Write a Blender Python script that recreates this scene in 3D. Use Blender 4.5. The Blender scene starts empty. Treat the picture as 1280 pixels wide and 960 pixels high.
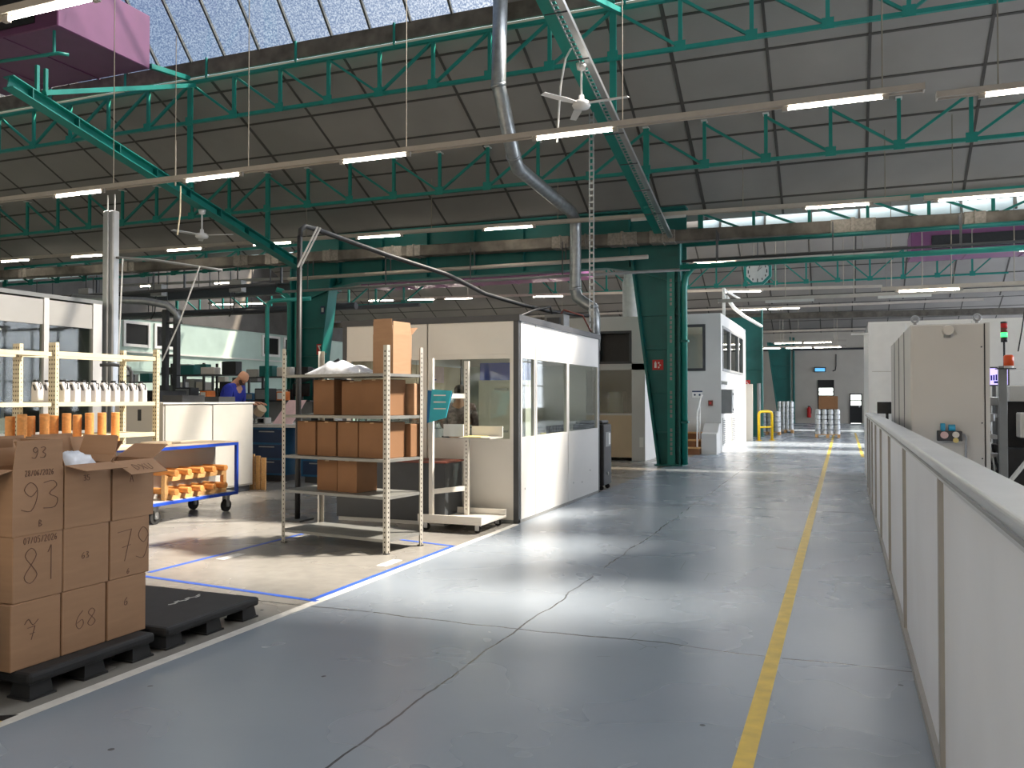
import bpy, bmesh, math, random
from mathutils import Vector, Matrix, Quaternion
random.seed(7)
SC = bpy.context.scene
COL = SC.collection
PI = math.pi

# ------------------------------------------------------------------ materials
def srgb(r, g, b):
    f = lambda c: (c / 255 / 12.92) if c / 255 <= 0.04045 else ((c / 255 + 0.055) / 1.055) ** 2.4
    return (f(r), f(g), f(b), 1.0)

def nodes_of(name):
    m = bpy.data.materials.new(name)
    m.use_nodes = True
    nt = m.node_tree
    return m, nt, nt.nodes['Principled BSDF']

def mat(name, rgb, rough=0.5, metal=0.0, var=0.12, scale=6.0, bump=0.0, bscale=60.0, spec=0.5, stretch=None):
    m, nt, b = nodes_of(name)
    c = srgb(*rgb)
    tc = nt.nodes.new('ShaderNodeTexCoord')
    src = tc.outputs['Object']
    if stretch:
        mp = nt.nodes.new('ShaderNodeMapping'); mp.inputs['Scale'].default_value = stretch
        nt.links.new(src, mp.inputs['Vector']); src = mp.outputs['Vector']
    n = nt.nodes.new('ShaderNodeTexNoise'); n.inputs['Scale'].default_value = scale; n.inputs['Detail'].default_value = 5
    nt.links.new(src, n.inputs['Vector'])
    r = nt.nodes.new('ShaderNodeValToRGB')
    r.color_ramp.elements[0].position = 0.3; r.color_ramp.elements[1].position = 0.7
    r.color_ramp.elements[0].color = (c[0] * (1 - var), c[1] * (1 - var), c[2] * (1 - var), 1)
    r.color_ramp.elements[1].color = (min(1, c[0] * (1 + var)), min(1, c[1] * (1 + var)), min(1, c[2] * (1 + var)), 1)
    nt.links.new(n.outputs['Fac'], r.inputs['Fac'])
    nt.links.new(r.outputs['Color'], b.inputs['Base Color'])
    b.inputs['Roughness'].default_value = rough
    b.inputs['Metallic'].default_value = metal
    b.inputs['Specular IOR Level'].default_value = spec
    if bump > 0:
        n2 = nt.nodes.new('ShaderNodeTexNoise'); n2.inputs['Scale'].default_value = bscale
        nt.links.new(src, n2.inputs['Vector'])
        bp = nt.nodes.new('ShaderNodeBump'); bp.inputs['Strength'].default_value = bump
        nt.links.new(n2.outputs['Fac'], bp.inputs['Height'])
        nt.links.new(bp.outputs['Normal'], b.inputs['Normal'])
    return m

def emit(name, rgb, strength):
    m, nt, b = nodes_of(name)
    b.inputs['Base Color'].default_value = srgb(*rgb)
    b.inputs['Emission Color'].default_value = srgb(*rgb)
    b.inputs['Emission Strength'].default_value = strength
    return m

def glass(name, tint, gloss=0.01, rough=0.03, speckle=False, dim=1.0):
    m, nt, b = nodes_of(name)
    nt.nodes.remove(b)
    out = nt.nodes['Material Output']
    tr = nt.nodes.new('ShaderNodeBsdfTransparent'); tr.inputs['Color'].default_value = (*tint, 1)
    gl = nt.nodes.new('ShaderNodeBsdfGlossy'); gl.inputs['Roughness'].default_value = rough
    mx = nt.nodes.new('ShaderNodeMixShader')
    if speckle:
        tc = nt.nodes.new('ShaderNodeTexCoord')
        n = nt.nodes.new('ShaderNodeTexNoise'); n.inputs['Scale'].default_value = 30; n.inputs['Detail'].default_value = 3
        nt.links.new(tc.outputs['Object'], n.inputs['Vector'])
        r = nt.nodes.new('ShaderNodeValToRGB')
        r.color_ramp.elements[0].position = 0.38; r.color_ramp.elements[0].color = (0.58 * dim, 0.64 * dim, 0.74 * dim, 1)
        r.color_ramp.elements[1].position = 0.62; r.color_ramp.elements[1].color = (dim, dim, dim, 1)
        nt.links.new(n.outputs['Fac'], r.inputs['Fac']); nt.links.new(r.outputs['Color'], tr.inputs['Color'])
        mx.inputs['Fac'].default_value = 0.04
    else:
        lw = nt.nodes.new('ShaderNodeLayerWeight'); lw.inputs['Blend'].default_value = 0.5
        pw = nt.nodes.new('ShaderNodeMath'); pw.operation = 'POWER'; pw.inputs[1].default_value = 4.0
        ml = nt.nodes.new('ShaderNodeMath'); ml.operation = 'MULTIPLY_ADD'; ml.inputs[1].default_value = 0.6; ml.inputs[2].default_value = 0.02 + gloss
        nt.links.new(lw.outputs['Facing'], pw.inputs[0]); nt.links.new(pw.outputs[0], ml.inputs[0]); nt.links.new(ml.outputs[0], mx.inputs['Fac'])
    nt.links.new(tr.outputs['BSDF'], mx.inputs[1]); nt.links.new(gl.outputs['BSDF'], mx.inputs[2])
    nt.links.new(mx.outputs['Shader'], out.inputs['Surface'])
    return m

def floor_mat():
    """painted concrete: blue-grey paint on the aisle, bare pale concrete left of the white line, joints, cracks and chips"""
    m, nt, b = nodes_of('painted_concrete')
    L = nt.links
    tc = nt.nodes.new('ShaderNodeTexCoord')
    sep = nt.nodes.new('ShaderNodeSeparateXYZ'); L.new(tc.outputs['Object'], sep.inputs['Vector'])
    def noise(scale, detail=4, dist=0.0):
        n = nt.nodes.new('ShaderNodeTexNoise'); n.inputs['Scale'].default_value = scale; n.inputs['Detail'].default_value = detail
        n.inputs['Distortion'].default_value = dist
        L.new(tc.outputs['Object'], n.inputs['Vector']); return n.outputs['Fac']
    def math_(op, a, bb=None, clamp=False):
        n = nt.nodes.new('ShaderNodeMath'); n.operation = op; n.use_clamp = clamp
        for i, v in enumerate((a, bb)):
            if v is None: continue
            if isinstance(v, (int, float)): n.inputs[i].default_value = v
            else: L.new(v, n.inputs[i])
        return n.outputs[0]
    def ramp(f, p0, c0, p1, c1):
        r = nt.nodes.new('ShaderNodeValToRGB')
        r.color_ramp.elements[0].position = p0; r.color_ramp.elements[0].color = c0
        r.color_ramp.elements[1].position = p1; r.color_ramp.elements[1].color = c1
        L.new(f, r.inputs['Fac']); return r.outputs['Color']
    def mix(f, a, bb):
        n = nt.nodes.new('ShaderNodeMix'); n.data_type = 'RGBA'
        if isinstance(f, (int, float)): n.inputs[0].default_value = f
        else: L.new(f, n.inputs[0])
        for s, v in ((n.inputs[6], a), (n.inputs[7], bb)):
            if isinstance(v, tuple): s.default_value = v
            else: L.new(v, s)
        return n.outputs[2]
    X, Y = sep.outputs['X'], sep.outputs['Y']
    big = noise(0.55, 5, 0.4); fine = noise(7, 6); wob = noise(1.3, 4)
    paint = ramp(big, 0.3, srgb(130, 140, 151), 0.7, srgb(142, 151, 161))
    bare = ramp(fine, 0.3, srgb(132, 129, 124), 0.75, srgb(146, 143, 137))
    is_bare = math_('LESS_THAN', X, -3.86)
    col = mix(is_bare, paint, bare)
    smear = ramp(noise(3.1, 8, 1.5), 0.5, (0, 0, 0, 1), 0.8, (1, 1, 1, 1))
    col = mix(math_('MULTIPLY', smear, 0.06), col, srgb(146, 150, 153))
    # joints and cracks
    def line(coord, at, wobble, width):
        w = math_('MULTIPLY', math_('SUBTRACT', wob, 0.5), wobble)
        d = math_('ABSOLUTE', math_('ADD', math_('SUBTRACT', coord, at), w))
        return math_('LESS_THAN', d, width)
    brk = math_('GREATER_THAN', noise(1.1, 3), 0.40)
    cr = math_('MULTIPLY', line(Y, 5.45, 0.22, 0.009), brk)
    for coord, at, wb, wd in ((X, -2.1, 0.16, 0.007), (Y, 12.6, 0.2, 0.006), (X, -6.9, 0.2, 0.006), (Y, 18.4, 0.2, 0.007)):
        cr = math_('MAXIMUM', cr, math_('MULTIPLY', line(coord, at, wb, wd), brk))
    vo = nt.nodes.new('ShaderNodeTexVoronoi'); vo.feature = 'DISTANCE_TO_EDGE'; vo.inputs['Scale'].default_value = 2.4
    L.new(tc.outputs['Object'], vo.inputs['Vector'])
    hair = math_('LESS_THAN', vo.outputs['Distance'], 0.007)
    zone = math_('MULTIPLY', math_('GREATER_THAN', noise(0.5, 2), 0.56), math_('GREATER_THAN', X, -1.5))
    hair = math_('MULTIPLY', math_('MULTIPLY', hair, zone), 0.45)
    vo2 = nt.nodes.new('ShaderNodeTexVoronoi'); vo2.inputs['Scale'].default_value = 3.0
    L.new(tc.outputs['Object'], vo2.inputs['Vector'])
    chip = math_('MULTIPLY', math_('LESS_THAN', vo2.outputs['Distance'], 0.045), math_('GREATER_THAN', noise(0.9, 2), 0.47))
    col = mix(hair, col, srgb(80, 84, 88))
    col = mix(math_('MULTIPLY', chip, 0.75), col, srgb(50, 52, 54))
    col = mix(math_('MULTIPLY', cr, 0.85), col, srgb(48, 48, 48))
    L.new(col, b.inputs['Base Color'])
    rg = nt.nodes.new('ShaderNodeMapRange'); rg.inputs[3].default_value = 0.22; rg.inputs[4].default_value = 0.32
    L.new(noise(0.9, 3, 0.3), rg.inputs[0]); L.new(rg.outputs[0], b.inputs['Roughness'])
    b.inputs['Specular IOR Level'].default_value = 0.55
    bp = nt.nodes.new('ShaderNodeBump'); bp.inputs['Strength'].default_value = 0.05; bp.inputs['Distance'].default_value = 0.02
    L.new(noise(5, 5, 0.6), bp.inputs['Height']); L.new(bp.outputs['Normal'], b.inputs['Normal'])
    return m

M = {}
def setup_mats():
    a = M
    a['floor'] = floor_mat()
    a['ceil'] = mat('roof_board', (146, 142, 138), 0.75, var=0.10, scale=0.7)
    a['seam'] = mat('dark_joint_strip', (76, 73, 70), 0.7)
    a['teal'] = mat('teal_paint', (22, 128, 118), 0.42, var=0.10, scale=3)
    a['teald'] = mat('deep_teal_paint', (6, 100, 96), 0.5, var=0.12, scale=2)
    a['conc'] = mat('weathered_concrete', (100, 95, 88), 0.9, var=0.35, scale=3.5, bump=0.3, bscale=25)
    a['concl'] = mat('pale_bracket', (134, 128, 120), 0.7, var=0.25, scale=20)
    a['railw'] = mat('rail_enamel', (176, 168, 158), 0.5, var=0.06)
    a['tube'] = emit('tube_light', (255, 247, 232), 26.0)
    a['booth_fill_glow'] = emit('booth_fill_emitter', (255, 246, 230), 2.5)  # glow of the fill light added inside the booth
    a['capw'] = mat('lamp_end', (150, 146, 140), 0.5)
    a['chain'] = mat('chain_steel', (150, 142, 128), 0.45, 0.6)
    a['galv'] = mat('galvanised_steel', (160, 164, 166), 0.38, 0.75, var=0.15, scale=9)
    a['alu'] = mat('aluminium', (196, 198, 200), 0.3, 0.8, var=0.06, scale=4)
    a['purple'] = mat('purple_enamel', (112, 64, 102), 0.45, var=0.08, scale=2)
    a['sky_glass'] = glass('frosted_rooflight', (0.9, 0.95, 1.0), speckle=True)
    a['dimmed_glass'] = glass('dimmed_rooflight', (0.9, 0.95, 1.0), speckle=True, dim=0.66)  # darker copy of the frosted glass, tinted to cut the sun at left
    a['pale_sheet'] = mat('pale_translucent_sheet', (214, 234, 242), 0.4, var=0.03)
    a['upperclad'] = mat('dark_upper_cladding', (84, 82, 80), 0.8, var=0.2, scale=1.5)
    a['dark_wall'] = mat('dark_front_wall', (160, 157, 152), 0.8)
    a['clear'] = glass('window_glass', (0.86, 0.9, 0.88))
    a['bar'] = mat('glazing_bar', (70, 74, 74), 0.6)
    a['mint'] = mat('mint_wall', (170, 190, 182), 0.8, var=0.06, scale=1.5)
    a['beigew'] = mat('back_wall_paint', (190, 184, 174), 0.85, var=0.05, scale=1.2)
    a['white'] = mat('white_panel', (218, 217, 215), 0.4, var=0.03, scale=1.5)
    a['offw'] = mat('office_white', (204, 203, 200), 0.55, var=0.03, scale=1.5)
    a['cream'] = mat('cream_panel', (216, 212, 204), 0.5, var=0.04, scale=2)
    a['tan'] = mat('tan_panel', (200, 180, 150), 0.6, var=0.05, scale=2)
    a['dgrey'] = mat('dark_grey_trim', (62, 64, 68), 0.5, var=0.08)
    a['charcoal'] = mat('charcoal_sheet', (58, 62, 66), 0.45, var=0.06)
    a['black'] = mat('black_plastic', (28, 29, 31), 0.5, var=0.2, scale=14)
    a['blackp'] = mat('black_pallet_plastic', (30, 31, 33), 0.62, var=0.25, scale=9, bump=0.15, bscale=90)
    a['rubber'] = mat('rubber_tyre', (36, 36, 37), 0.8)
    a['card'] = mat('cardboard', (164, 128, 98), 0.85, var=0.06, scale=4, stretch=(1, 1, 6))
    a['cardin'] = mat('cardboard_inside', (158, 120, 88), 0.9, var=0.06)
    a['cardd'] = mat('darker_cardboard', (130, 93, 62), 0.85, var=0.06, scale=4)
    a['ink'] = mat('pencil_marker', (104, 76, 62), 0.8)
    a['tape'] = mat('box_tape', (176, 142, 104), 0.3)
    a['shelf'] = mat('shelf_steel', (176, 172, 162), 0.45, 0.35, var=0.08, scale=5)
    a['shelfd'] = mat('shelf_plate', (132, 132, 128), 0.42, 0.4, var=0.10, scale=5)
    a['hole'] = mat('punched_hole', (54, 50, 46), 0.9)
    a['beige'] = mat('beige_rack_paint', (202, 191, 163), 0.5, var=0.05)
    a['wood'] = mat('turned_wood', (214, 148, 82), 0.55, var=0.16, scale=5, stretch=(1, 8, 8))
    a['woodp'] = mat('pine_board', (206, 160, 104), 0.6, var=0.15, scale=5, stretch=(8, 1, 8))
    a['ply'] = mat('plywood_top', (206, 186, 160), 0.6, var=0.12, scale=4)
    a['blue'] = mat('blue_frame_paint', (34, 74, 186), 0.4, var=0.06)
    a['bench'] = mat('bench_blue', (30, 96, 140), 0.45, var=0.08)
    a['navy'] = mat('drawer_navy', (28, 52, 88), 0.45)
    a['blank'] = mat('white_laminate', (178, 175, 168), 0.4, var=0.03)
    a['encl'] = mat('white_enclosure_sheet', (238, 238, 234), 0.45, var=0.03)
    a['ctrl'] = mat('control_cabinet_grey', (200, 198, 193), 0.45, var=0.03, scale=2)
    a['jug'] = mat('white_jug_plastic', (196, 194, 196), 0.4, var=0.04)
    a['greyc'] = mat('grey_cabinet_sheet', (176, 174, 170), 0.42, var=0.03, scale=2)
    a['ltgrey'] = mat('light_grey_enamel', (204, 204, 200), 0.45, var=0.04)
    a['mgrey'] = mat('mid_grey_enamel', (132, 134, 134), 0.45, var=0.08)
    a['barrier'] = mat('barrier_panel', (226, 229, 234), 0.4, var=0.03, scale=2)
    a['post'] = mat('barrier_post', (156, 153, 147), 0.45, 0.3, var=0.05)
    a['yellow'] = mat('yellow_line_paint', (208, 176, 62), 0.45, var=0.18, scale=9)
    a['yel2'] = mat('yellow_guard_paint', (236, 196, 20), 0.4, var=0.05)
    a['wline'] = mat('white_line_paint', (206, 204, 198), 0.45, var=0.12, scale=12)
    a['btape'] = mat('blue_floor_tape', (52, 92, 190), 0.4, var=0.08)
    a['red'] = mat('sign_red', (196, 34, 34), 0.5, var=0.04)
    a['amber'] = mat('amber_lens', (226, 84, 30), 0.3, var=0.04)
    a['green_on'] = emit('green_lamp', (60, 230, 110), 1.6)
    a['screen'] = emit('lit_screen', (190, 175, 240), 0.9)
    a['exit'] = emit('exit_sign', (90, 165, 215), 0.8)
    a['blank_screen'] = mat('dark_screen', (22, 24, 27), 0.2)
    a['skin'] = mat('skin', (200, 150, 120), 0.6, var=0.06)
    a['royal'] = mat('royal_blue_cloth', (28, 44, 150), 0.85, var=0.12, scale=14, bump=0.2)
    a['hair'] = mat('dark_hair', (34, 26, 22), 0.7)
    a['beard'] = mat('dark_beard', (66, 50, 42), 0.8)
    a['plaid'] = mat('grey_check_cloth', (126, 112, 112), 0.85, var=0.45, scale=24)
    a['navycloth'] = mat('dark_trousers', (40, 44, 58), 0.9)
    a['teali'] = mat('turquoise_folder', (60, 188, 206), 0.45, var=0.08)
    a['paper'] = mat('paper', (236, 236, 232), 0.7, var=0.03)
    a['yellowp'] = mat('yellow_paper', (226, 206, 132), 0.7)
    a['bag'] = mat('clear_plastic_bag', (226, 230, 238), 0.22, var=0.15, scale=18)
    a['steel'] = mat('steel', (170, 172, 174), 0.32, 0.8, var=0.1)
    a['brown'] = mat('brown_step_wood', (134, 88, 52), 0.6, var=0.15)
    a['orange'] = mat('orange_plastic', (224, 120, 40), 0.5)
    a['gdark'] = mat('dark_green_machine', (58, 84, 84), 0.45, var=0.1)
    a['cyan'] = mat('cyan_valve', (40, 150, 190), 0.4)
    a['pink'] = mat('pale_pink_board', (214, 184, 184), 0.7)
    a['wrap'] = mat('wrapped_cans', (196, 200, 202), 0.25, 0.3, var=0.25, scale=14)
    a['dkred'] = mat('dark_red_top', (120, 62, 50), 0.5)
    a['stone'] = mat('pale_duct_white', (228, 228, 224), 0.5)
setup_mats()

# ------------------------------------------------------------------ mesh building
WORLD = {}
def wloc(o):
    return WORLD.get(o.name, Vector((0, 0, 0)))

class MB:
    """collects shapes given in world coordinates (rotation 0) and links them as ONE mesh object"""
    def __init__(s):
        s.v = []; s.f = []; s.mi = []; s.cur = 0
    def use(s, i):
        s.cur = i; return s
    def add(s, vs, fs):
        n = len(s.v); s.v += [tuple(p) for p in vs]
        for f in fs:
            s.f.append([n + i for i in f]); s.mi.append(s.cur)
        return s
    def box(s, x0, x1, y0, y1, z0, z1):
        vs = [(x, y, z) for z in (z0, z1) for y in (y0, y1) for x in (x0, x1)]
        return s.add(vs, [(0, 2, 3, 1), (4, 5, 7, 6), (0, 1, 5, 4), (2, 6, 7, 3), (0, 4, 6, 2), (1, 3, 7, 5)])
    def cbox(s, c, sx, sy, sz):
        return s.box(c[0] - sx / 2, c[0] + sx / 2, c[1] - sy / 2, c[1] + sy / 2, c[2] - sz / 2, c[2] + sz / 2)
    def frame(s, p, q, up=None):
        d = Vector(q) - Vector(p)
        if d.length < 1e-9: d = Vector((0, 0, 1))
        d.normalize()
        u = Vector(up) if up else Vector((0, 0, 1))
        if abs(d.dot(u.normalized())) > 0.98: u = Vector((0, 1, 0)) if abs(d.y) < 0.9 else Vector((1, 0, 0))
        a = d.cross(u).normalized(); b = a.cross(d).normalized()
        return d, a, b
    def bar(s, p, q, w, h=None, up=None):
        h = w if h is None else h
        p = Vector(p); q = Vector(q); d, a, b = s.frame(p, q, up)
        vs = []
        for e in (p, q):
            for (i, j) in ((-1, -1), (1, -1), (1, 1), (-1, 1)):
                vs.append(e + a * (i * w / 2) + b * (j * h / 2))
        return s.add(vs, [(3, 2, 1, 0), (4, 5, 6, 7), (0, 1, 5, 4), (1, 2, 6, 5), (2, 3, 7, 6), (3, 0, 4, 7)])
    def tube(s, p, q, r, r2=None, n=12, caps=True):
        r2 = r if r2 is None else r2
        p = Vector(p); q = Vector(q); d, a, b = s.frame(p, q)
        vs = []
        for e, rr in ((p, r), (q, r2)):
            for k in range(n):
                t = 2 * PI * k / n
                vs.append(e + a * (rr * math.cos(t)) + b * (rr * math.sin(t)))
        fs = [(k, (k + 1) % n, n + (k + 1) % n, n + k) for k in range(n)]
        if caps: fs += [tuple(range(n - 1, -1, -1)), tuple(range(n, 2 * n))]
        return s.add(vs, fs)
    def path(s, pts, r, n=10):
        pts = [Vector(p) for p in pts]
        rings = []; prev = None
        for i, p in enumerate(pts):
            d = ((pts[min(i + 1, len(pts) - 1)] - pts[max(i - 1, 0)])).normalized()
            if prev is None:
                _, a, b = s.frame(p, p + d)
            else:
                a = prev - d * prev.dot(d)
                a = a.normalized() if a.length > 1e-6 else s.frame(p, p + d)[1]
                b = a.cross(d)
            prev = a
            rr = r[i] if isinstance(r, (list, tuple)) else r
            rings.append([p + a * (rr * math.cos(2 * PI * k / n)) + b * (rr * math.sin(2 * PI * k / n)) for k in range(n)])
        vs = [v for R in rings for v in R]
        fs = []
        for i in range(len(pts) - 1):
            for k in range(n):
                fs.append((i * n + k, i * n + (k + 1) % n, (i + 1) * n + (k + 1) % n, (i + 1) * n + k))
        fs += [tuple(range(n - 1, -1, -1)), tuple(range((len(pts) - 1) * n, len(pts) * n))]
        return s.add(vs, fs)
    def lathe(s, c, prof, n=20):
        """profile [(r, z)] round the vertical through c"""
        vs = []
        for r, z in prof:
            for k in range(n):
                t = 2 * PI * k / n
                vs.append((c[0] + r * math.cos(t), c[1] + r * math.sin(t), c[2] + z))
        fs = []
        for i in range(len(prof) - 1):
            for k in range(n):
                fs.append((i * n + k, i * n + (k + 1) % n, (i + 1) * n + (k + 1) % n, (i + 1) * n + k))
        fs += [tuple(range(n - 1, -1, -1)), tuple(range((len(prof) - 1) * n, len(prof) * n))]
        return s.add(vs, fs)
    def prism(s, poly, off):
        """planar polygon (3-d points) swept by the vector off"""
        n = len(poly); o = Vector(off)
        vs = [Vector(p) for p in poly] + [Vector(p) + o for p in poly]
        fs = [tuple(range(n - 1, -1, -1)), tuple(range(n, 2 * n))] + [(k, (k + 1) % n, n + (k + 1) % n, n + k) for k in range(n)]
        return s.add(vs, fs)
    def ball(s, c, rx, ry=None, rz=None, n=14, m=9):
        ry = rx if ry is None else ry; rz = rx if rz is None else rz
        vs = [(c[0], c[1], c[2] - rz)]
        for i in range(1, m):
            t = PI * i / m
            for k in range(n):
                p = 2 * PI * k / n
                vs.append((c[0] + rx * math.sin(t) * math.cos(p), c[1] + ry * math.sin(t) * math.sin(p), c[2] - rz * math.cos(t)))
        vs.append((c[0], c[1], c[2] + rz)); last = len(vs) - 1
        fs = [(0, 1 + (k + 1) % n, 1 + k) for k in range(n)]
        for i in range(m - 2):
            for k in range(n):
                a = 1 + i * n
                fs.append((a + k, a + (k + 1) % n, a + n + (k + 1) % n, a + n + k))
        a = 1 + (m - 2) * n
        fs += [(a + k, a + (k + 1) % n, last) for k in range(n)]
        return s.add(vs, fs)
    def build(s, name, mats, parent=None, bevel=0.0, smooth=False, seg=1, org=None):
        mats = mats if isinstance(mats, (list, tuple)) else [mats]
        if parent is not None: o0 = wloc(parent)
        elif org is not None: o0 = Vector(org)
        else:
            xs = [p[0] for p in s.v]; ys = [p[1] for p in s.v]; zs = [p[2] for p in s.v]
            o0 = Vector(((min(xs) + max(xs)) / 2, (min(ys) + max(ys)) / 2, min(zs)))
        me = bpy.data.meshes.new(name)
        me.from_pydata([(p[0] - o0.x, p[1] - o0.y, p[2] - o0.z) for p in s.v], [], s.f)
        for m in mats: me.materials.append(M[m])
        me.polygons.foreach_set('material_index', s.mi)
        bm = bmesh.new(); bm.from_mesh(me); bmesh.ops.recalc_face_normals(bm, faces=bm.faces); bm.to_mesh(me); bm.free()
        if smooth:
            for p in me.polygons: p.use_smooth = len(p.vertices) <= 4
        me.update()
        o = bpy.data.objects.new(name, me); COL.objects.link(o)
        if parent is not None: o.parent = parent
        else: o.location = o0
        WORLD[o.name] = o0.copy()
        if bevel > 0:
            b = o.modifiers.new('edge', 'BEVEL'); b.width = bevel; b.segments = seg; b.limit_method = 'ANGLE'; b.angle_limit = 0.7
        return o

def B(*a):
    return MB().box(*a)

def tag(o, label, cat, group=None):
    o['label'] = label; o['category'] = cat
    if group: o['group'] = group
    return o

def thing(name, label, cat, loc, group=None):
    o = bpy.data.objects.new(name, None); COL.objects.link(o)
    o.location = loc; o.empty_display_size = 0.2
    WORLD[o.name] = Vector(loc)
    return tag(o, label, cat, group)

def struct(o, label=None):
    o['kind'] = 'structure'
    if label: o['label'] = label
    return o

KIDS = {}
def children(o):
    return list(o.children)

def copy_tree(o, parent=None):
    c = o.copy(); COL.objects.link(c)
    if parent is not None:
        c.parent = parent
    for ch in children(o): copy_tree(ch, c)
    return c

def dup(root, loc, label, rotz=0.0, group=None):
    c = copy_tree(root); c.location = loc; c.rotation_euler = (0, 0, rotz); c['label'] = label
    if group: c['group'] = group
    WORLD[c.name] = Vector(loc)
    return c

# ================================================================== THE SETTING
XL, XR = -28.0, 12.0
struct(B(XL - .2, XR + .2, -8, 56.2, -0.2, 0).build('floor', 'floor', org=(0, 0, 0)))
SEAMX = [-26.1, -24.3, -22.4, -20.58, -18.8, -17.0, -15.2, -13.44, -11.6, -9.9, -7.8, -5.95, -4.15, -3.1, -1.32, 0.48, 2.45, 4.3, 6.2, 8.1, 10, 11.9, 13.8]

def slope_slab(name, y0, z0, y1, z1, th=0.12, rows=True, cut=None):
    """opaque roof slope from (y0,z0) to (y1,z1); board joints under it"""
    m = MB()
    m.prism([(XL, y0, z0), (XL, y1, z1), (XL, y1, z1 + th), (XL, y0, z0 + th)], (XR - XL, 0, 0))
    m.use(1)
    n = Vector((0, -(z1 - z0), y1 - y0)).normalized()
    if n.z > 0: n = -n
    P = lambda x, t, d: Vector((x, y0 + (y1 - y0) * t, z0 + (z1 - z0) * t)) + n * d
    for x in SEAMX:
        w = 0.075 if x in (-13.44, -3.1) else 0.055
        m.bar(P(x, 0.005, .006), P(x, 0.995, .006), w, 0.012, up=n)
    if rows:
        L = math.hypot(y1 - y0, z1 - z0); k = 0.35
        while k < L:
            m.bar(P(XL + .1, k / L, .008), P(XR - .1, k / L, .008), 0.05, 0.012, up=n); k += 1.07
    return struct(m.build(name, ['ceil', 'seam']))

def glazing(name, y0, z0, y1, z1, spans, step=0.93, m='sky_glass'):
    """sloped glazing between (y0,z0) and (y1,z1): panes with bars"""
    root = None
    for (xa, xb) in spans:
        g = MB().prism([(xa, y0, z0), (xa, y1, z1), (xa, y1 + .004, z1 + .008), (xa, y0 + .004, z0 + .008)], (xb - xa, 0, 0))
        o = struct(g.build(name, m))
        bars = MB(); n = int((xb - xa) / step)
        for i in range(n + 1):
            x = xa + (xb - xa) * i / max(1, n)
            bars.bar((x, y0, z0 - .02), (x, y1, z1 - .02), 0.045, 0.07)
        bars.build('glazing_bar', 'bar', o)
    return o

# shed over the aisle: steep rooflight up to the ridge at y 11.23, opaque slope down to the valley at y 20.9
RY, RZ = 11.23, 13.85
def gpt(t, dy=0.0): return (15.1 + (RY - 15.1) * t + dy, 9.27 + (RZ - 9.27) * t)
def infill(xa, xb, t0, t1, dy=0.0, m='ceil'):
    (y0, z0), (y1, z1) = gpt(t0, dy), gpt(t1, dy)
    struct(MB().prism([(xa, y0, z0), (xa, y1, z1), (xa, y1, z1 + .12), (xa, y0, z0 + .12)], (xb - xa, 0, 0)).build('ceiling_infill', m))
slope_slab('ceiling_slope', 15.25, 8.87, 20.9, 5.955)
slope_slab('ceiling_slope', 3.2, 5.8, RY, RZ, rows=False)
slope_slab('ceiling_slope', -2.6, 8.9, 3.2, 5.8, rows=False)
SUN_CUT = [(3.4, 0.0), (5.6, .40), (8.0, .80)]  # unseen stepped rooflight edge, shaped to cut the sun patch on the floor
glazing('window_1', *gpt(0), *gpt(1), [(XL, -6.3)], m='dimmed_glass')
glazing('window_8', *gpt(0), *gpt(1), [(-4.7, SUN_CUT[0][0])])
glazing('window_2', *gpt(SUN_CUT[1][1]), *gpt(1), [(SUN_CUT[0][0], SUN_CUT[1][0])])
glazing('window_3', *gpt(SUN_CUT[2][1]), *gpt(1), [(SUN_CUT[1][0], SUN_CUT[2][0])])
infill(-6.3, -4.7, 0, 1); infill(SUN_CUT[0][0], SUN_CUT[1][0], 0, SUN_CUT[1][1]); infill(SUN_CUT[1][0], SUN_CUT[2][0], 0, SUN_CUT[2][1]); infill(SUN_CUT[2][0], XR, 0, 1)  # the right-hand infills are unseen, added to block sun beyond the patch
# second shed
for (xa, xb) in ((XL, -14.2), (-3.3, XR)):
    o = struct(MB().prism([(xa, 20.95, 5.70), (xa, 21.6, 7.2), (xa, 21.63, 7.19), (xa, 20.98, 5.69)], (xb - xa, 0, 0)).build('window_4', 'pale_sheet'))
    m = MB()
    for i in range(int((xb - xa) / 1.05)):
        x = xa + .5 + i * 1.05; m.bar((x, 20.93, 5.71), (x, 21.58, 7.21), .05, .04)
    m.build('glazing_bar', 'bar', o)
struct(MB().prism([(-14.2, 20.95, 5.70), (-14.2, 21.6, 7.2), (-14.2, 21.6, 7.32), (-14.2, 20.95, 5.82)], (10.9, 0, 0)).build('ceiling_infill', 'ceil'))
slope_slab('ceiling_slope', 21.6, 7.2, RY + 20, RZ, rows=False)
glazing('window_5', *gpt(0, 20), *gpt(1, 20), [(XL, -9)], m='dimmed_glass')
glazing('window_5', *gpt(0, 20), *gpt(1, 20), [(-9, XR)])
slope_slab('ceiling_slope', 35.25, 8.87, 40.9, 5.955)
# third shed
slope_slab('ceiling_slope', 40.9, 5.955, 46.5, 9.6, rows=False)
slope_slab('ceiling_slope', 48.2, 8.9, 56.2, 5.6)
glazing('window_6', 48.2, 8.95, 46.5, 10.9, [(XL, XR)])

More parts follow.
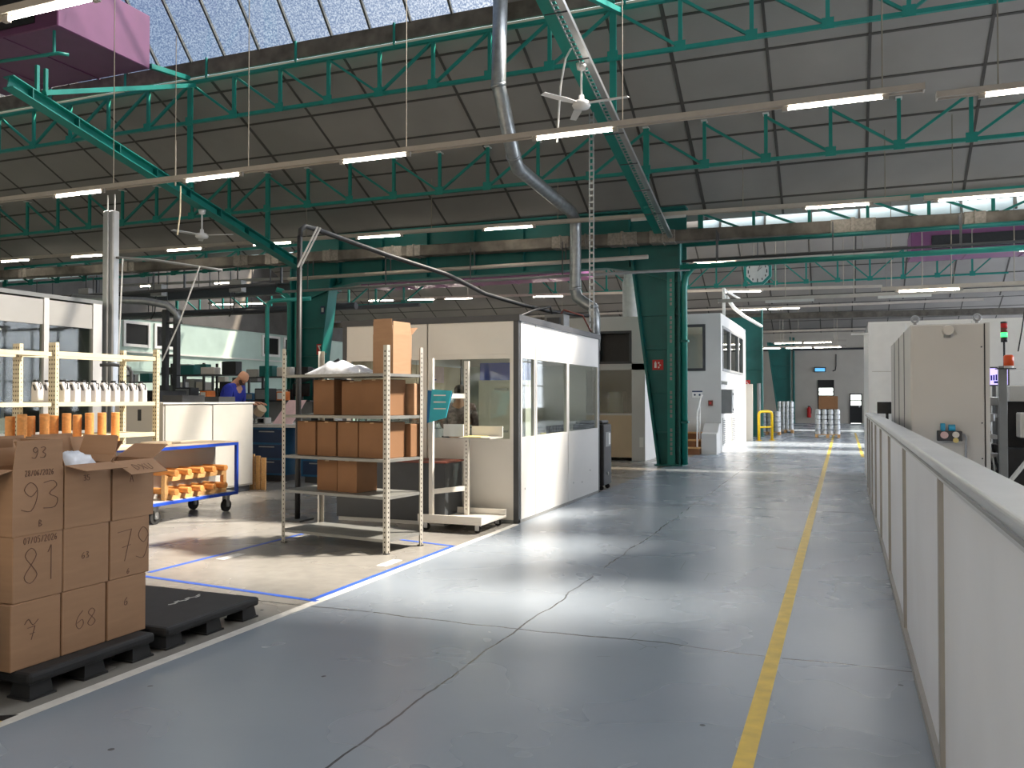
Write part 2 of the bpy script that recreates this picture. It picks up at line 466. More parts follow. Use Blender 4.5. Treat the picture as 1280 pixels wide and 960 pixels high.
def wall_box(name, m, *a):
    return struct(B(*a).build(name, m))
wall_box('wall_left', 'mint', XL - .2, XL, -8, 56.2, 0, 4.95)
wall_box('wall_left', 'upperclad', XL - .2, XL + .05, -8, 56.2, 4.95, 14)
wall_box('wall_right', 'beigew', XR, XR + .2, -8, 56.2, 0, .8)
wall_box('wall_right', 'beigew', XR, XR + .2, -8, 56.2, 5.8, 14)
wall_box('wall_right', 'beigew', XR, XR + .2, -8, 9.5, .8, 5.8)
o = struct(B(XR + .05, XR + .06, 9.5, 56.2, .8, 5.8).build('window_7', 'sky_glass'))  # unseen window band, added to light aisle-facing sides from the right
m = MB()
for i in range(32): m.box(XR - .02, XR + .08, 9.5 + i * 1.5 - .03, 9.5 + i * 1.5 + .03, .8, 5.8)
for z in (.85, 2.4, 4.0, 5.75): m.box(XR - .01, XR + .07, 9.5, 56.2, z - .04, z + .04)
m.build('window_frame', 'mgrey', o)
wall_box('wall_front', 'dark_wall', XL, XR, -8.2, -8, 0, 12)
# back wall with its two openings
wb = MB()
for a in ((XL, -1.53, 0, 6.2), (-1.53, -0.57, 2.7, 6.2), (-0.57, 0.32, 0, 6.2), (0.32, 1.04, 1.85, 6.2), (1.04, XR, 0, 6.2)):
    wb.box(a[0], a[1], 56, 56.2, a[2], a[3])
struct(wb.build('wall_back', 'beigew'))
for n, (x0, x1, h, zs) in enumerate(((-1.53, -0.57, 2.7, 1.75), (0.32, 1.04, 1.85, 1.12))):
    fr = MB()
    fr.box(x0, x0 + .07, 55.95, 56.15, 0, h).box(x1 - .07, x1, 55.95, 56.15, 0, h).box(x0 + .07, x1 - .07, 55.95, 56.15, h - .07, h)
    o = struct(fr.build('door_%d' % (n + 1), 'black'))
    lf = MB().box(x0 + .07, x1 - .07, 56.03, 56.08, 0.02, zs)
    if n == 0: lf.box(x0 + .07, x1 - .07, 56.03, 56.08, 2.2, h - .07)
    leaf = lf.build('door_leaf', 'black', o)
    top = 2.2 if n == 0 else h - .07
    pm = MB().box(x0 + .07, x1 - .07, 56.04, 56.05, zs, zs + (top - zs) * .4).box(x0 + .07, x1 - .07, 56.04, 56.05, zs + (top - zs) * .5, top)
    pm.build('door_pane', 'clear', o)
    B(x0 + .07, x1 - .07, 56.02, 56.09, zs + (top - zs) * .4, zs + (top - zs) * .5).build('door_rail', 'black', o)
    B(x1 - .2, x1 - .12, 55.97, 56.03, 1.0, 1.12).build('door_handle', 'steel', o)
# left wall windows (dark panes in white frames) seen above the machines
k = 1
for y0 in (26.6, 28.3, 35.6, 37.4, 31.9):
    if y0 == 31.9: continue
    fr = MB()
    fr.box(XL, XL + .08, y0, y0 + 1.45, 3.75, 3.87).box(XL, XL + .08, y0, y0 + 1.45, 4.72, 4.84)
    fr.box(XL, XL + .08, y0, y0 + .12, 3.87, 4.72).box(XL, XL + .08, y0 + 1.33, y0 + 1.45, 3.87, 4.72)
    o = struct(fr.build('window_%d' % (k + 8), 'white')); k += 1
    B(XL + .01, XL + .03, y0 + .12, y0 + 1.33, 3.87, 4.72).build('window_pane', 'blank_screen', o)
struct(B(XL, XL + .1, 10, 55.9, 3.5, 3.56).build('trim_1', 'ltgrey'))
struct(B(XL, XL + .12, 10, 55.9, 2.72, 2.84).build('trim_2', 'mint'))
struct(B(XL, XL + .05, 10, 55.9, 0, 0.12).build('baseboard_left', 'mgrey'))

# floor markings
def floor_line(m, x0, x1, y0, y1, z=0.002):
    return struct(B(x0, x1, y0, y1, 0.0003, z).build('floor_line', m))
floor_line('wline', -3.895, -3.815, 0.5, 9.9)
floor_line('yellow', -0.46, -0.375, 0.5, 41)
floor_line('yellow', 0.42, 0.50, 24.5, 41)
def tape(p, q, w=.05):
    m = MB().bar((p[0], p[1], .0018), (q[0], q[1], .0018), w, .0016)
    return struct(m.build('floor_line', 'btape'))
tape((-5.76, 5.80), (-3.86, 5.60)); tape((-3.925, 5.62), (-3.925, 8.2)); tape((-3.9, 8.2), (-5.95, 8.62)); tape((-5.92, 5.95), (-5.92, 8.6)); tape((-5.76, 5.80), (-7.4, 6.0))
def floor_label(x, y, r, label):
    o = MB().box(x - .14, x + .14, y - .05, y + .05, .0005, .0022).build('floor_label', 'paper')
    o.location = (x, y, .0005)
    o['kind'] = 'structure'
for p in ((-4.1, 7.15), (-5.75, 6.85)):
    o = B(p[0] - .05, p[0] + .05, p[1] - .16, p[1] + .16, .0003, .002).build('floor_label', 'paper'); struct(o)
# hazard tape by the green machine
hz = MB()
for i in range(6):
    hz.use(i % 2); y = 2.45 + i * .09
    hz.prism([(-3.98, y, .0005), (-3.88, y + .06, .0005), (-3.88, y + .15, .0005), (-3.98, y + .09, .0005)], (0, 0, .002))
struct(hz.build('floor_line', ['yel2', 'black']))

# ------------------------------------------------------------------ valley gutters (a fall of 14 mm per metre)
def gutter(y, label, simple=False):
    zt = lambda x: 5.425 - 0.0135 * x
    g = thing('valley_gutter', label, 'beam', (XL + .1, y, zt(XL)))
    m = MB().bar((XL + .1, y, zt(XL) - .14), (XR - .1, y, zt(XR) - .14), 0.34, 0.27)
    m.build('trough', 'conc', g, bevel=.02)
    if simple: return g
    for (x, w) in ((-24.8, .35), (-20.4, .5), (-16.2, .5), (-15.1, .45), (-13.2, .5), (-11.3, .55), (-10.6, .4), (-6.6, .42), (-5.95, .4), (-5.2, .7), (-4.2, .6), (-0.25, .9), (2.3, .4)):
        b = MB().bar((x, y, zt(x) - .14), (x + w, y, zt(x + w) - .14), .36, .29)
        b.bar((x + w * .45, y, zt(x) - .14), (x + w * .55, y, zt(x) - .14), .41, .33)
        b.build('clamp_plate', 'concl', g, bevel=.01)
    return g
gutter(19.5, 'long weathered grey valley gutter beam over the nearer row of teal columns')
gutter(40.2, 'weathered valley gutter beam far back above the white office roof', True)

# ------------------------------------------------------------------ columns (portal legs: straight on the outer side, tapering to the floor on the inner)
def column(y, xs, xi_top, xi_bot, label, sign=True, detail=True):
    """xs: straight edge; xi_*: tapering edge at top and foot"""
    s = 1 if xs > xi_top else -1
    c = thing('portal_column', label, 'column', ((xs + xi_bot) / 2, y, 0), 'teal portal columns')
    zt = 4.95
    MB().prism([(xi_bot, y, 0), (xs, y, 0), (xs, y, zt), (xi_top, y, zt)], (0, .03, 0)).build('web_plate', 'teald', c)
    fl = MB(); fl.bar((xi_bot, y, 0), (xi_top, y, zt), .05, .42, up=(0, 1, 0)); fl.build('inner_flange', 'teald', c)
    f2 = MB().box(xs - .025, xs + .025, y - .2, y + .2, 0, zt + .3); f2.build('outer_flange', 'teald', c)
    for z in (.75, 1.72, 2.75, 3.55):
        t = z / zt; xi = xi_bot + (xi_top - xi_bot) * t
        B(min(xi, xs), max(xi, xs), y - .09, y, z, z + .035).build('stiffener', 'teald', c)
    B(min(xi_bot, xs) - .08, max(xi_bot, xs) + .08, y - .25, y + .25, 0, .03).build('base_plate', 'teald', c)
    if detail:
        xa = xs - s * .2
        ch = MB().box(xa - .09, xa + .09, y - .16, y - .10, .03, 4.6); ch.use(1)
        for i in range(38):
            z = .25 + i * .11
            if i % 8 < 6: ch.box(xa - .025, xa + .025, y - .165, y - .155, z, z + .075)
        ch.build('slotted_channel', ['teal', 'mgrey'], c)
        p = MB(); xp = xs + s * .1
        p.path([(xp, y - .1, .03), (xp, y - .1, 4.2), (xp + s * .04, y - .12, 4.45), (xp + s * .2, y - .2, 4.62), (xp + s * .32, y - .3, 4.66)], .075, 12)
        p.build('downpipe', 'teal', c, smooth=True)
        for z in (1.0, 2.9):
            B(xp - .1, xp + .1, y - .2, y, z, z + .05).build('pipe_clip', 'teald', c)
    return c
def col_sign(x, y, z, w, h, label, kind='square'):
    r = thing('safety_sign', label, 'sign', (x, y, z))
    if kind == 'square':
        B(x - w / 2, x + w / 2, y - .012, y, z - h / 2, z + h / 2).build('sign_plate', 'red', r)
        m = MB()
        m.box(x - w * .32, x - w * .12, y - .015, y - .012, z - h * .3, z + h * .22).box(x - w * .27, x - w * .17, y - .015, y - .012, z + h * .22, z + h * .34)
        for i in range(3): m.tube((x + w * (.08 + .12 * (i % 2)), y - .012, z - h * .25 + i * h * .22), (x + w * (.08 + .12 * (i % 2)), y - .015, z - h * .25 + i * h * .22), h * .09, n=10)
        m.build('pictogram', 'paper', r)
    elif kind == 'tri':
        B(x - w / 2, x + w / 2, y - .012, y, z - h / 2, z + h / 2).build('sign_plate', 'red', r)
        MB().prism([(x - w * .4, y - .013, z + h * .38), (x + w * .4, y - .013, z + h * .38), (x, y - .013, z - h * .4)], (0, -.003, 0)).build('pictogram', 'paper', r)
        MB().prism([(x - w * .16, y - .017, z + h * .28), (x + w * .16, y - .017, z + h * .28), (x, y - .017, z - h * .2)], (0, -.003, 0)).build('symbol', 'ink', r)
    return r
column(19.9, -3.58, -4.72, -4.08, 'teal tapering steel column beside the aisle in front of the steps')
column(19.9, -14.5, -13.2, -13.85, 'teal tapering steel column behind the tall shelf rack with the bag')
column(36.2, -3.15, -4.55, -3.95, 'teal column standing behind the white office by the yellow guard rail', detail=False)
column(53.2, -3.0, -4.3, -3.65, 'small teal column farthest down the aisle by the back wall', detail=False)
col_sign(-4.12, 19.89, 2.38, .26, .24, 'red fire sign on the teal column in front of the steps')
col_sign(-3.78, 36.19, 2.18, .3, .3, 'red fire sign on the teal column behind the white office')
col_sign(-13.6, 19.89, 2.95, .3, .3, 'red framed sign with white triangle on the teal column behind the rack', 'tri')
r = thing('column_plate', 'small dark number plate high on the teal column behind the rack', 'sign', (-13.55, 19.87, 4.05))
B(-13.62, -13.48, 19.87, 19.885, 3.94, 4.16).build('plate', 'navy', r)
B(-13.585, -13.515, 19.862, 19.872, 3.99, 4.11).build('plate_mark', 'ltgrey', r)

def girder(y, xa, xb, label):
    g = thing('plate_girder', label, 'girder', ((xa + xb) / 2, y, 4.9))
    z0, z1 = 4.78, 6.08
    pts = [(xa, y, 4.3), (xa + .5, y, 4.42), (xa + 1.2, y, 4.66), (xa + 1.9, y, z0), (xb - 1.9, y, z0), (xb - 1.2, y, 4.66), (xb - .5, y, 4.42), (xb, y, 4.3), (xb, y, z1), (xa, y, z1)]
    MB().prism(pts, (0, .03, 0)).build('web_plate', 'teald', g)
    B(xa, xb, y - .18, y + .2, z1, z1 + .05).build('top_flange', 'teald', g)
    fm = MB()
    for p, q in zip(pts[:7], pts[1:8]): fm.bar(p, q, .36, .04, up=(0, 0, 1))
    fm.build('bottom_flange', 'teald', g)
    for i in range(1, 8):
        x = xa + (xb - xa) * i / 8
        B(x - .015, x + .015, y - .14, y, z0, z1).build('stiffener', 'teald', g)
    return g
girder(20.0, -14.4, -3.45, 'deep teal plate girder spanning between the two nearer columns')

# ------------------------------------------------------------------ lattice purlins under the roof slope
def lattice(y, zb, zt, x0, n, step, label, chord=True, main_drop=0.0, loc_group='lattice girders under the roof'):
    t = thing('lattice_girder', label, 'girder', (x0, y, zb), loc_group)
    x1 = x0 + n * step
    B(x0, x1, y - .04, y + .04, zb, zb + .07).build('bottom_chord', 'teal', t)
    if chord: B(x0, x1, y - .04, y + .04, zt - .07, zt).build('top_chord', 'teal', t)
    for i in range(n + 1):
        x = x0 + i * step; w = .035 if i % n else .06
        if i == n: break
        zz = zb - (main_drop if i == 0 else 0)
        B(x - w, x + w, y - .03, y + .03, zz, zt).build('post', 'teal', t)
        g = .1
        B(x - g, x + g, y - .05, y - .03, zb - .03, zb + .16).build('gusset', 'teal', t)
        if not chord: B(x - .06, x + .06, y - .1, y + .1, zt, zt + .02).build('bearing_plate', 'ltgrey', t)
    h = n // 2
    for i in range(n):
        xa, xb = x0 + i * step, x0 + (i + 1) * step
        if i < h: p, q = (xa, y, zt - .05), (xb, y, zb + .05)
        else: p, q = (xa, y, zb + .05), (xb, y, zt - .05)
        MB().bar(p, q, .05, .06, up=(0, 1, 0)).build('diagonal', 'teal', t)
    return t
ST = 9.95 / 8
for (x0, w) in ((-23.85, 'left of the white hanging tube'), (-13.9, 'between the spans of the two long rafters'), (-3.95, 'right of the cable tray rafter')):
    lattice(15.1, 7.86, 8.85, x0, 8, ST, 'teal lattice girder at the rooflight foot, ' + w, True, 1.45)
    lattice(17.9, 6.45, 7.42, x0, 8, ST, 'lower teal lattice girder under the sloping ceiling, ' + w, False, 0.75)
for (y_, zb_, zt_, ch_, w) in ((15.1, 7.86, 8.85, True, 'upper one'), (17.9, 6.45, 7.42, False, 'lower one')):
    lattice(y_, zb_, zt_, 6.0, 4, ST, 'short teal lattice girder at the far right end of the roof, ' + w, ch_)
lattice(37.6, 6.45, 7.7, -13.9, 8, ST, 'far teal lattice girder under the second roof, behind the column span', False)
lattice(37.6, 6.45, 7.7, -3.95, 8, ST, 'far teal lattice girder under the second roof, right of the clock', False)
# fascia boards at the foot of the rooflight
fb = thing('rooflight_fascia', 'long weathered brown board at the foot of the sloping rooflight', 'fascia', (-10, 15.1, 8.92))
for i in range(18):
    x = XL + .1 + i * 2.42
    B(x, x + 2.38, 15.06, 15.12, 8.93, 9.28).build('board', 'conc', fb)
    B(x - .03, x + .01, 15.02, 15.06, 8.85, 9.30).build('strap', 'teal', fb)
# lattice in the valley, left and right of the portal
for (x0, n, w) in ((-26.9, 10, 'left of the tall white hanging tube'), (-3.2, 10, 'right of the aisle column')):
    lattice(20.5, 5.45, 6.1, x0, n, 1.24, 'dark teal lattice above the valley gutter, ' + w)

# rafters, one per column row
def rafter(x, label, z19, tray=False):
    z = lambda y: z19 + .236 * (19.34 - y)
    r = thing('rafter', label, 'rafter', (x, 19.3, z(19.3)))
    y0, y1 = (8.5 if x > -10 else 10.6), 19.3
    m = MB().bar((x, y0, z(y0)), (x, y1, z(y1)), .26, .02); m.bar((x, y0, z(y0) + .2), (x, y1, z(y1) + .2), .26, .02); m.bar((x, y0, z(y0) + .1), (x, y1, z(y1) + .1), .02, .2)
    m.build('beam', 'teal', r)
    for i in range(11):
        y = 9 + i
        if y < y0: continue
        MB().bar((x - .13, y, z(y) + .1), (x + .13, y, z(y) + .1), .02, .19).build('web_rib', 'teald', r)
    return r, z
_, zr = rafter(-3.95, 'teal sloping rafter carrying the white cable tray down to the aisle column', 5.40)
_, zl = rafter(-13.9, 'teal sloping rafter below the purple heater box', 5.10)
for (x, dz) in ((-13.9, 5.10),):
    pass
ct = thing('cable_tray', 'white cable tray fixed along the sloping teal rafter above the fan', 'cable tray', (-3.72, 14, 6.5))
tm = MB().bar((-3.70, 8.6, zr(8.6) - .1), (-3.70, 19.3, zr(19.3) - .1), .1, .07); tm.build('channel', 'alu', ct)
tm = MB()
for i in range(100):
    y = 8.7 + i * .105
    tm.box(-3.86, -3.75, y, y + .03, zr(y) - .08, zr(y) - .06)
tm.bar((-3.86, 8.6, zr(8.6) - .06), (-3.86, 19.2, zr(19.2) - .06), .015, .03)
tm.build('rung_side', 'galv', ct)
for i in range(9):
    y = 9.2 + i * 1.1
    MB().bar((-4.0, y, zr(y) - .14), (-3.65, y, zr(y) - .14), .02, .015).build('tray_clip', 'dgrey', ct)
# knee struts in the plane of each rafter
for (x, w) in ((-13.9, 'left rafter below the purple heater'), (-3.95, 'rafter that carries the cable tray')):
    zf = zl if x < -10 else zr
    o = thing('knee_strut', 'teal knee strut from the upper lattice girder to the ' + w, 'strut', (x, 13.2, 7.5))
    MB().bar((x + .16, 15.05, 8.72), (x + .16, 11.2, zf(11.2) + .22), .1, .09).build('strut', 'teal', o)
    MB().bar((x, 15.05, 8.9), (x, 13.9 if x < -10 else 12.2, 8.76 if x < -10 else 12.25), .1, .1).build('upper_strut', 'teal', o)
    for dy in (0, .18): B(x - .03, x + .03, 11.15 + dy, 11.21 + dy, zf(11.2) + .2, zf(11.2) + .75).build('hanger_post', 'teal', o)
# ------------------------------------------------------------------ hanging light rails
def roof_z(y):
    if y < 3.2: return 5.8
    if y < 11.2: return 5.8 + (y - 3.2)
    if y < 15.1: return 9.27 + 1.184 * (15.1 - y)
    if y < 20.9: return 8.9 - .516 * (y - 15.1)
    if y < 31.2: return 7.2 + .69 * (y - 21.6)
    if y < 35.1: return 9.27 + 1.184 * (35.1 - y)
    if y < 40.9: return 8.9 - .516 * (y - 35.1)
    return 6.5
def light_rail(y, z, x0, x1, lamps, hangers, label, lampw=1.2, dead=(), t=0.0):
    r = thing('light_rail', label, 'light', ((x0 + x1) / 2, y, z), 'hanging rails of strip lights')
    Z = lambda x: z - t * x
    def seg(m, xa, xb, dy0, dy1, z0, z1):
        return m.bar((xa, y + (dy0 + dy1) / 2, Z(xa) + (z0 + z1) / 2), (xb, y + (dy0 + dy1) / 2, Z(xb) + (z0 + z1) / 2), dy1 - dy0, z1 - z0)
    m = MB(); seg(m, x0, x1, -.055, .055, 0, .05); seg(m, x0, x1, -.07, -.055, -.02, .06); seg(m, x0, x1, .055, .07, -.02, .06)
    m.build('channel', 'railw', r)
    for e in (x0, x1): B(e - .01, e + .01, y - .075, y + .075, Z(e) - .03, Z(e) + .065).build('end_cap', 'railw', r)
    for x in lamps:
        tb_ = MB().tube((x, y, Z(x) - .055), (x + lampw, y, Z(x + lampw) - .055), .014, n=10).build('lamp_tube', 'tube', r, smooth=True)
        for e in (x - .08, x + lampw): B(e, e + .08, y - .022, y + .022, Z(e) - .085, Z(e)).build('lamp_holder', 'capw', tb_)
    for x in dead:
        B(x, x + lampw, y - .03, y + .03, Z(x) - .08, Z(x) - .0).build('batten', 'ltgrey', r)
    for x in hangers:
        top = roof_z(y) - .05
        MB().tube((x, y, Z(x) + .05), (x, y, top), .009, n=6).build('hanger_chain', 'chain', r)
    return r
light_rail(6.3, 5.69, -15, -6.9, [-8.25, -12], [-9.5, -13], 'nearest light rail, cut by the top left corner beside the purple heater', 1.2)
light_rail(12.2, 5.66, -17, 1.0, [-14.6, -11.3, -7.9, -4.4, -.7], [-13.1, -9.9, -6.7, -3.05, .5], 'long light rail running under the large ceiling fan')
light_rail(12.5, 5.62, 1.18, 8, [1.75, 4.6], [1.9, 6.2], 'short light rail at the top right, past the end of the fan rail')
light_rail(18.6, 5.61, -26, 1.25, [-24.6, -21.6, -17.9, -14.9, -11.6, -8.05, -.72], [-20, -13.2, -9.5, -6.2, -2, .8], 'second light rail, level with the column heads over the aisle', 1.22, dead=(-4.45,), t=.0125)
light_rail(18.4, 5.52, 1.5, 8, [1.75, 4.4], [2, 5], 'short bright light rail in front of the clerestory strip at the right', 1.5)
light_rail(25.0, 5.54, -27, 1.0, [-25.4, -21.8, -18.4, -15.2, -11.7, -8.1, -4.1, -.7], [-24, -17, -10, -5.5, -2.4, .5], 'third light rail, behind the valley gutter at clock height', t=.017)
light_rail(25.3, 5.5, 2.6, 8, [4.3], [3.2, 6.2], 'short light rail hanging below the far purple heater')
light_rail(30.6, 5.33, -27, 1.2, [-28 + 1.2, -25.2, -18.6, -16.7, -15.0, -11.2, -3.9], [-21, -14, -6, -2.2, 0], 'fourth light rail, beyond the white booth roof', t=.021)
light_rail(20.6, 4.02, .8, 8, [1.15, 3.9], [1.0, 2.2, 3.4], 'slim lower light rail over the grey machine at the right')
light_rail(36.6, 5.35, -22, 5, [-20, -17.6, -4.2, -2.9], [-12, -6.5, -4, -1.3, 1.6, 4], 'fifth light rail, just above the white office roof')
light_rail(22.8, 4.15, -3.1, 8, [], [-1.4, .25, 1.8], 'bare pale rail crossing the aisle above the office corner', 1.2, dead=(-1.9, .8))
light_rail(42.0, 4.75, -24, 4, [-22, -18.6, -15.2], [-8, -2], 'sixth light rail, far back beyond the office')
light_rail(40.5, 4.15, -3.1, .1, [-2.95, -1.72], [-2.6, -.4], 'short pair of lit strip lights over the far pallet, upper one', 1.2)
light_rail(44.5, 4.15, -4.4, .1, [-4.2, -2.7, -1.35], [-3, -.3], 'short row of strip lights over the far pallet, lower one', 1.2)

# horizontal service pipes on the valley line
for (y, z, x0, x1, rr, mm, lb) in ((19.2, 4.86, -14.2, -4.2, .05, 'railw', 'pale service pipe running below the deep teal girder'),
                                   (18.95, 4.48, -14.2, -3.2, .035, 'mgrey', 'thin grey service pipe lowest below the teal girder'),
                                   (19.05, 4.68, -3.4, 7.5, .03, 'dgrey', 'thin dark pipe right of the column head, above the teal pipe'),
                                   (18.85, 4.52, -3.4, 7.5, .06, 'teal', 'teal service pipe running right from the column head past the clock'),
                                   (19.24, 5.08, -3.4, 7.5, .05, 'teald', 'dark teal pipe right of the column head, just under the gutter'),
                                   (19.2, 4.75, -27, -14.6, .05, 'dgrey', 'dark service pipe left of the column behind the rack')):
    p = thing('service_pipe', lb, 'pipe', ((x0 + x1) / 2, y, z))
    MB().tube((x0, y, z), (x1, y, z), rr, n=10).build('pipe', mm, p, smooth=True)
    n = int((x1 - x0) / 2.4)
    for i in range(n):
        x = x0 + .8 + i * 2.4
        MB().box(x - .012, x + .012, y - .01, y + .01, z + rr * .8, 5.3).build('pipe_hanger', 'dgrey', p)

# ------------------------------------------------------------------ heaters
def heater(x0, x1, y0, y1, z0, z1, label, pipe=False):
    h = thing('heater_box', label, 'heater', ((x0 + x1) / 2, (y0 + y1) / 2, z0))
    B(x0, x1, y0, y1, z0, z1).build('casing', 'purple', h, bevel=.02)
    n = max(2, round((x1 - x0) / 1.5))
    for i in range(1, n):
        x = x0 + (x1 - x0) * i / n
        B(x - .02, x + .02, y0 - .01, y1 + .01, z0 - .02, z0).build('seam_rib', 'purple', h)
    B(x0 + .6, x1 - .6, y0 - .03, y0, z0 + .15, z1 - .2).build('air_grille', 'black', h)
    for x in (x0 + .3, x1 - .3):
        MB().tube((x, y0 + .3, z1), (x, y0 + .3, roof_z(y0 + .3)), .015, n=6).build('suspension_rod', 'dgrey', h)
    if pipe:
        MB().path([(x1 - 3.4, y0 - .35, z0 - .55), (x1 - .15, y0 + .15, z0 - .45), (x1 - .05, y0 + .3, z0 - .44)], .035, 8).build('supply_pipe', 'teal', h, smooth=True)
        MB().tube((x1 - .25, y0 + .14, z0 - .44), (x1 - .25, y0 + .14, z0 + .05), .03, n=8).build('pipe_drop', 'teal', h)
    return h
heater(-18.3, -13.9, 11.6, 13.9, 8.69, 9.85, 'large purple heater box hanging under the rooflight at the top left', True)
heater(2.05, 7.0, 30, 31.6, 6.22, 7.0, 'purple heater box far right under the second roof')
heater(-17, -8.4, 27.4, 29.2, 5.85, 6.45, 'long purple heater box behind the deep teal girder')

# ------------------------------------------------------------------ ceiling fans
def fan(x, y, zt, zh, span, a0, label):
    f = thing('ceiling_fan', label, 'fan', (x, y, zt))
    MB().lathe((x, y, zt - .12), [(.02, 0), (.07, .03), (.085, .12)], 16).build('canopy', 'white', f, smooth=True)
    MB().tube((x, y, zh), (x, y, zt - .08), .018, n=10).build('down_rod', 'white', f)
    MB().lathe((x, y, zh - .1), [(.03, -.03), (.13, 0), (.15, .04), (.12, .1), (.05, .12), (.04, .2)], 20).build('motor', 'white', f, smooth=True)
    for k in range(3):
        a = a0 + k * 2 * PI / 3
        d = Vector((math.cos(a), math.sin(a), 0)); n = Vector((-d.y, d.x, .12))
        m = MB(); p = Vector((x, y, zh - .04))
        q = [p + d * .12 - n * .04, p + d * .35 - n * .065, p + d * (span / 2) - n * .05, p + d * (span / 2) + n * .05, p + d * .35 + n * .065, p + d * .12 + n * .04]
        m.prism(q, (0, 0, .012)); m.build('blade', 'white', f)
    return f
fan(-3.87, 12.8, 6.93, 6.32, 1.55, -.05, 'white three-blade ceiling fan hanging from the rafter with cable tray')
fan(-13.9, 15.5, 5.98, 5.42, 1.5, .25, 'white three-blade ceiling fan further left, hanging above the second light rail')

# ------------------------------------------------------------------ ducts, cable ladder, tubes
du = thing('spiral_duct', 'galvanised spiral duct dropping from the roof then following the ceiling slope', 'duct', (-5.8, 17, 4))
pts = [(-5.83, 14.2, 9.4), (-5.88, 14.2, 7.35), (-5.85, 14.3, 7.1), (-5.82, 14.8, 6.2), (-5.85, 15.1, 6.05), (-5.85, 18.5, 5.9), (-5.85, 18.85, 5.75), (-5.86, 18.9, 5.5), (-5.87, 18.9, 4.15), (-5.82, 18.9, 3.95), (-5.65, 18.9, 3.82), (-5.45, 18.9, 3.7), (-5.4, 18.9, 3.5), (-5.4, 18.9, 2.7)]
MB().path(pts, .135, 16).build('duct_run', 'galv', du, smooth=True)
for p, q in ((1, 2), (3, 4), (6, 7), (8, 9), (11, 12)):
    a, b = Vector(pts[p]), Vector(pts[q]); d = (b - a).normalized()
    MB().tube(a - d * .03, a + d * .03, .145, n=16).build('collar', 'galv', du, smooth=True)
def ladder_strip(x, y, z0, z1, w, label):
    l = thing('cable_ladder', label, 'cable ladder', (x, y, z0))
    MB().box(x - w / 2, x - w / 2 + .012, y - .02, y + .02, z0, z1).box(x + w / 2 - .012, x + w / 2, y - .02, y + .02, z0, z1).build('side_rail', 'galv', l)
    n = int((z1 - z0) / .11)
    for i in range(n):
        z = z0 + .05 + i * .11
        B(x - w / 2, x + w / 2, y - .012, y + .012, z, z + .035).build('rung', 'galv', l)
    return l
ladder_strip(-4.05, 14.0, 2.72, 6.55, .085, 'slim upright cable ladder rising from the white booth to the cable tray')
hc = thing('hose', 'thin pale hose hanging straight down beside the ceiling fan', 'hose', (-4.2, 12.6, 5.5))
MB().path([(-3.9, 12.4, 7.05), (-4.02, 12.45, 6.9), (-4.12, 12.5, 6.5), (-4.16, 12.5, 5.9), (-4.16, 12.45, 5.6)], .016, 8).build('hose_run', 'stone', hc, smooth=True)

wt = thing('drop_tube', 'tall white aluminium supply tube hanging by cords at the left cabin', 'tube', (-13.15, 12.2, 0))
MB().box(-13.29, -13.01, 12.12, 12.28, .02, 5.2).box(-13.2, -13.1, 12.08, 12.12, .02, 5.2).build('profile', 'alu', wt, bevel=.02)
for x in (-13.24, -13.06):
    MB().tube((x, 12.2, 5.2), (x, 12.2, 5.52), .012, n=6).build('cord', 'stone', wt)
MB().path([(-13.05, 12.2, 4.3), (-12.2, 12.4, 4.22), (-11.2, 12.6, 4.05), (-10.9, 12.7, 4.0)], .025, 8).build('side_arm', 'mgrey', wt, smooth=True)
MB().path([(-12.85, 12.2, 4.27), (-12.9, 12.2, 3.2), (-12.95, 12.2, 2.2)], .014, 6).build('rope', 'stone', wt)
MB().path([(-11.3, 12.55, 4.08), (-11.75, 12.5, 3.0), (-12.1, 12.45, 2.3)], .014, 6).build('rope', 'stone', wt)
cp = thing('pull_cord', 'short yellowish pull cord hanging from the fan light rail', 'cord', (-11.9, 12.1, 4.7))
MB().path([(-11.35, 12.1, 5.5), (-11.36, 12.1, 5.0), (-11.42, 12.1, 4.6)], .014, 6).build('cord_run', 'beige', cp)
for i, (x, y, z0, z1, lb) in enumerate(((-12.9, 13.6, 6.0, 6.95, 'loose chain hanging under the purple heater'),)):
    c = thing('hanging_chain', lb, 'chain', (x, y, z0))
    MB().tube((x, y, z0), (x, y, z1 + 2.2), .008, n=6).build('upper_wire', 'chain', c)
    MB().tube((x, y, z0), (x, y, z1), .02, n=6).build('chain_end', 'chain', c)
bm_ = thing('swivel_boom', 'dark upright pole behind the shelf rack with a long sagging boom to the booth', 'boom', (-6.65, 9.2, 0))
MB().tube((-6.65, 9.2, 0), (-6.63, 9.2, 3.72), .035, n=10).build('pole', 'black', bm_, smooth=True)
B(-6.8, -6.5, 9.05, 9.35, 0, .02).build('foot_plate', 'dgrey', bm_)
MB().path([(-6.63, 9.2, 3.7), (-6.62, 9.2, 3.80), (-6.6, 9.28, 3.86), (-6.55, 9.45, 3.85), (-6.01, 10.4, 3.62), (-5.5, 11.2, 3.44), (-5.36, 11.4, 3.36), (-5.2, 12.0, 3.22), (-4.89, 12.7, 3.12), (-4.61, 13.3, 3.05), (-4.0, 13.65, 2.98)], .034, 10).build('boom_tube', 'black', bm_, smooth=True)
for d in (.0, .06):
    MB().bar((-6.62, 9.2 - d, 3.3), (-6.4, 9.33 - d, 3.84), .02, .02).build('brace', 'ltgrey', bm_)

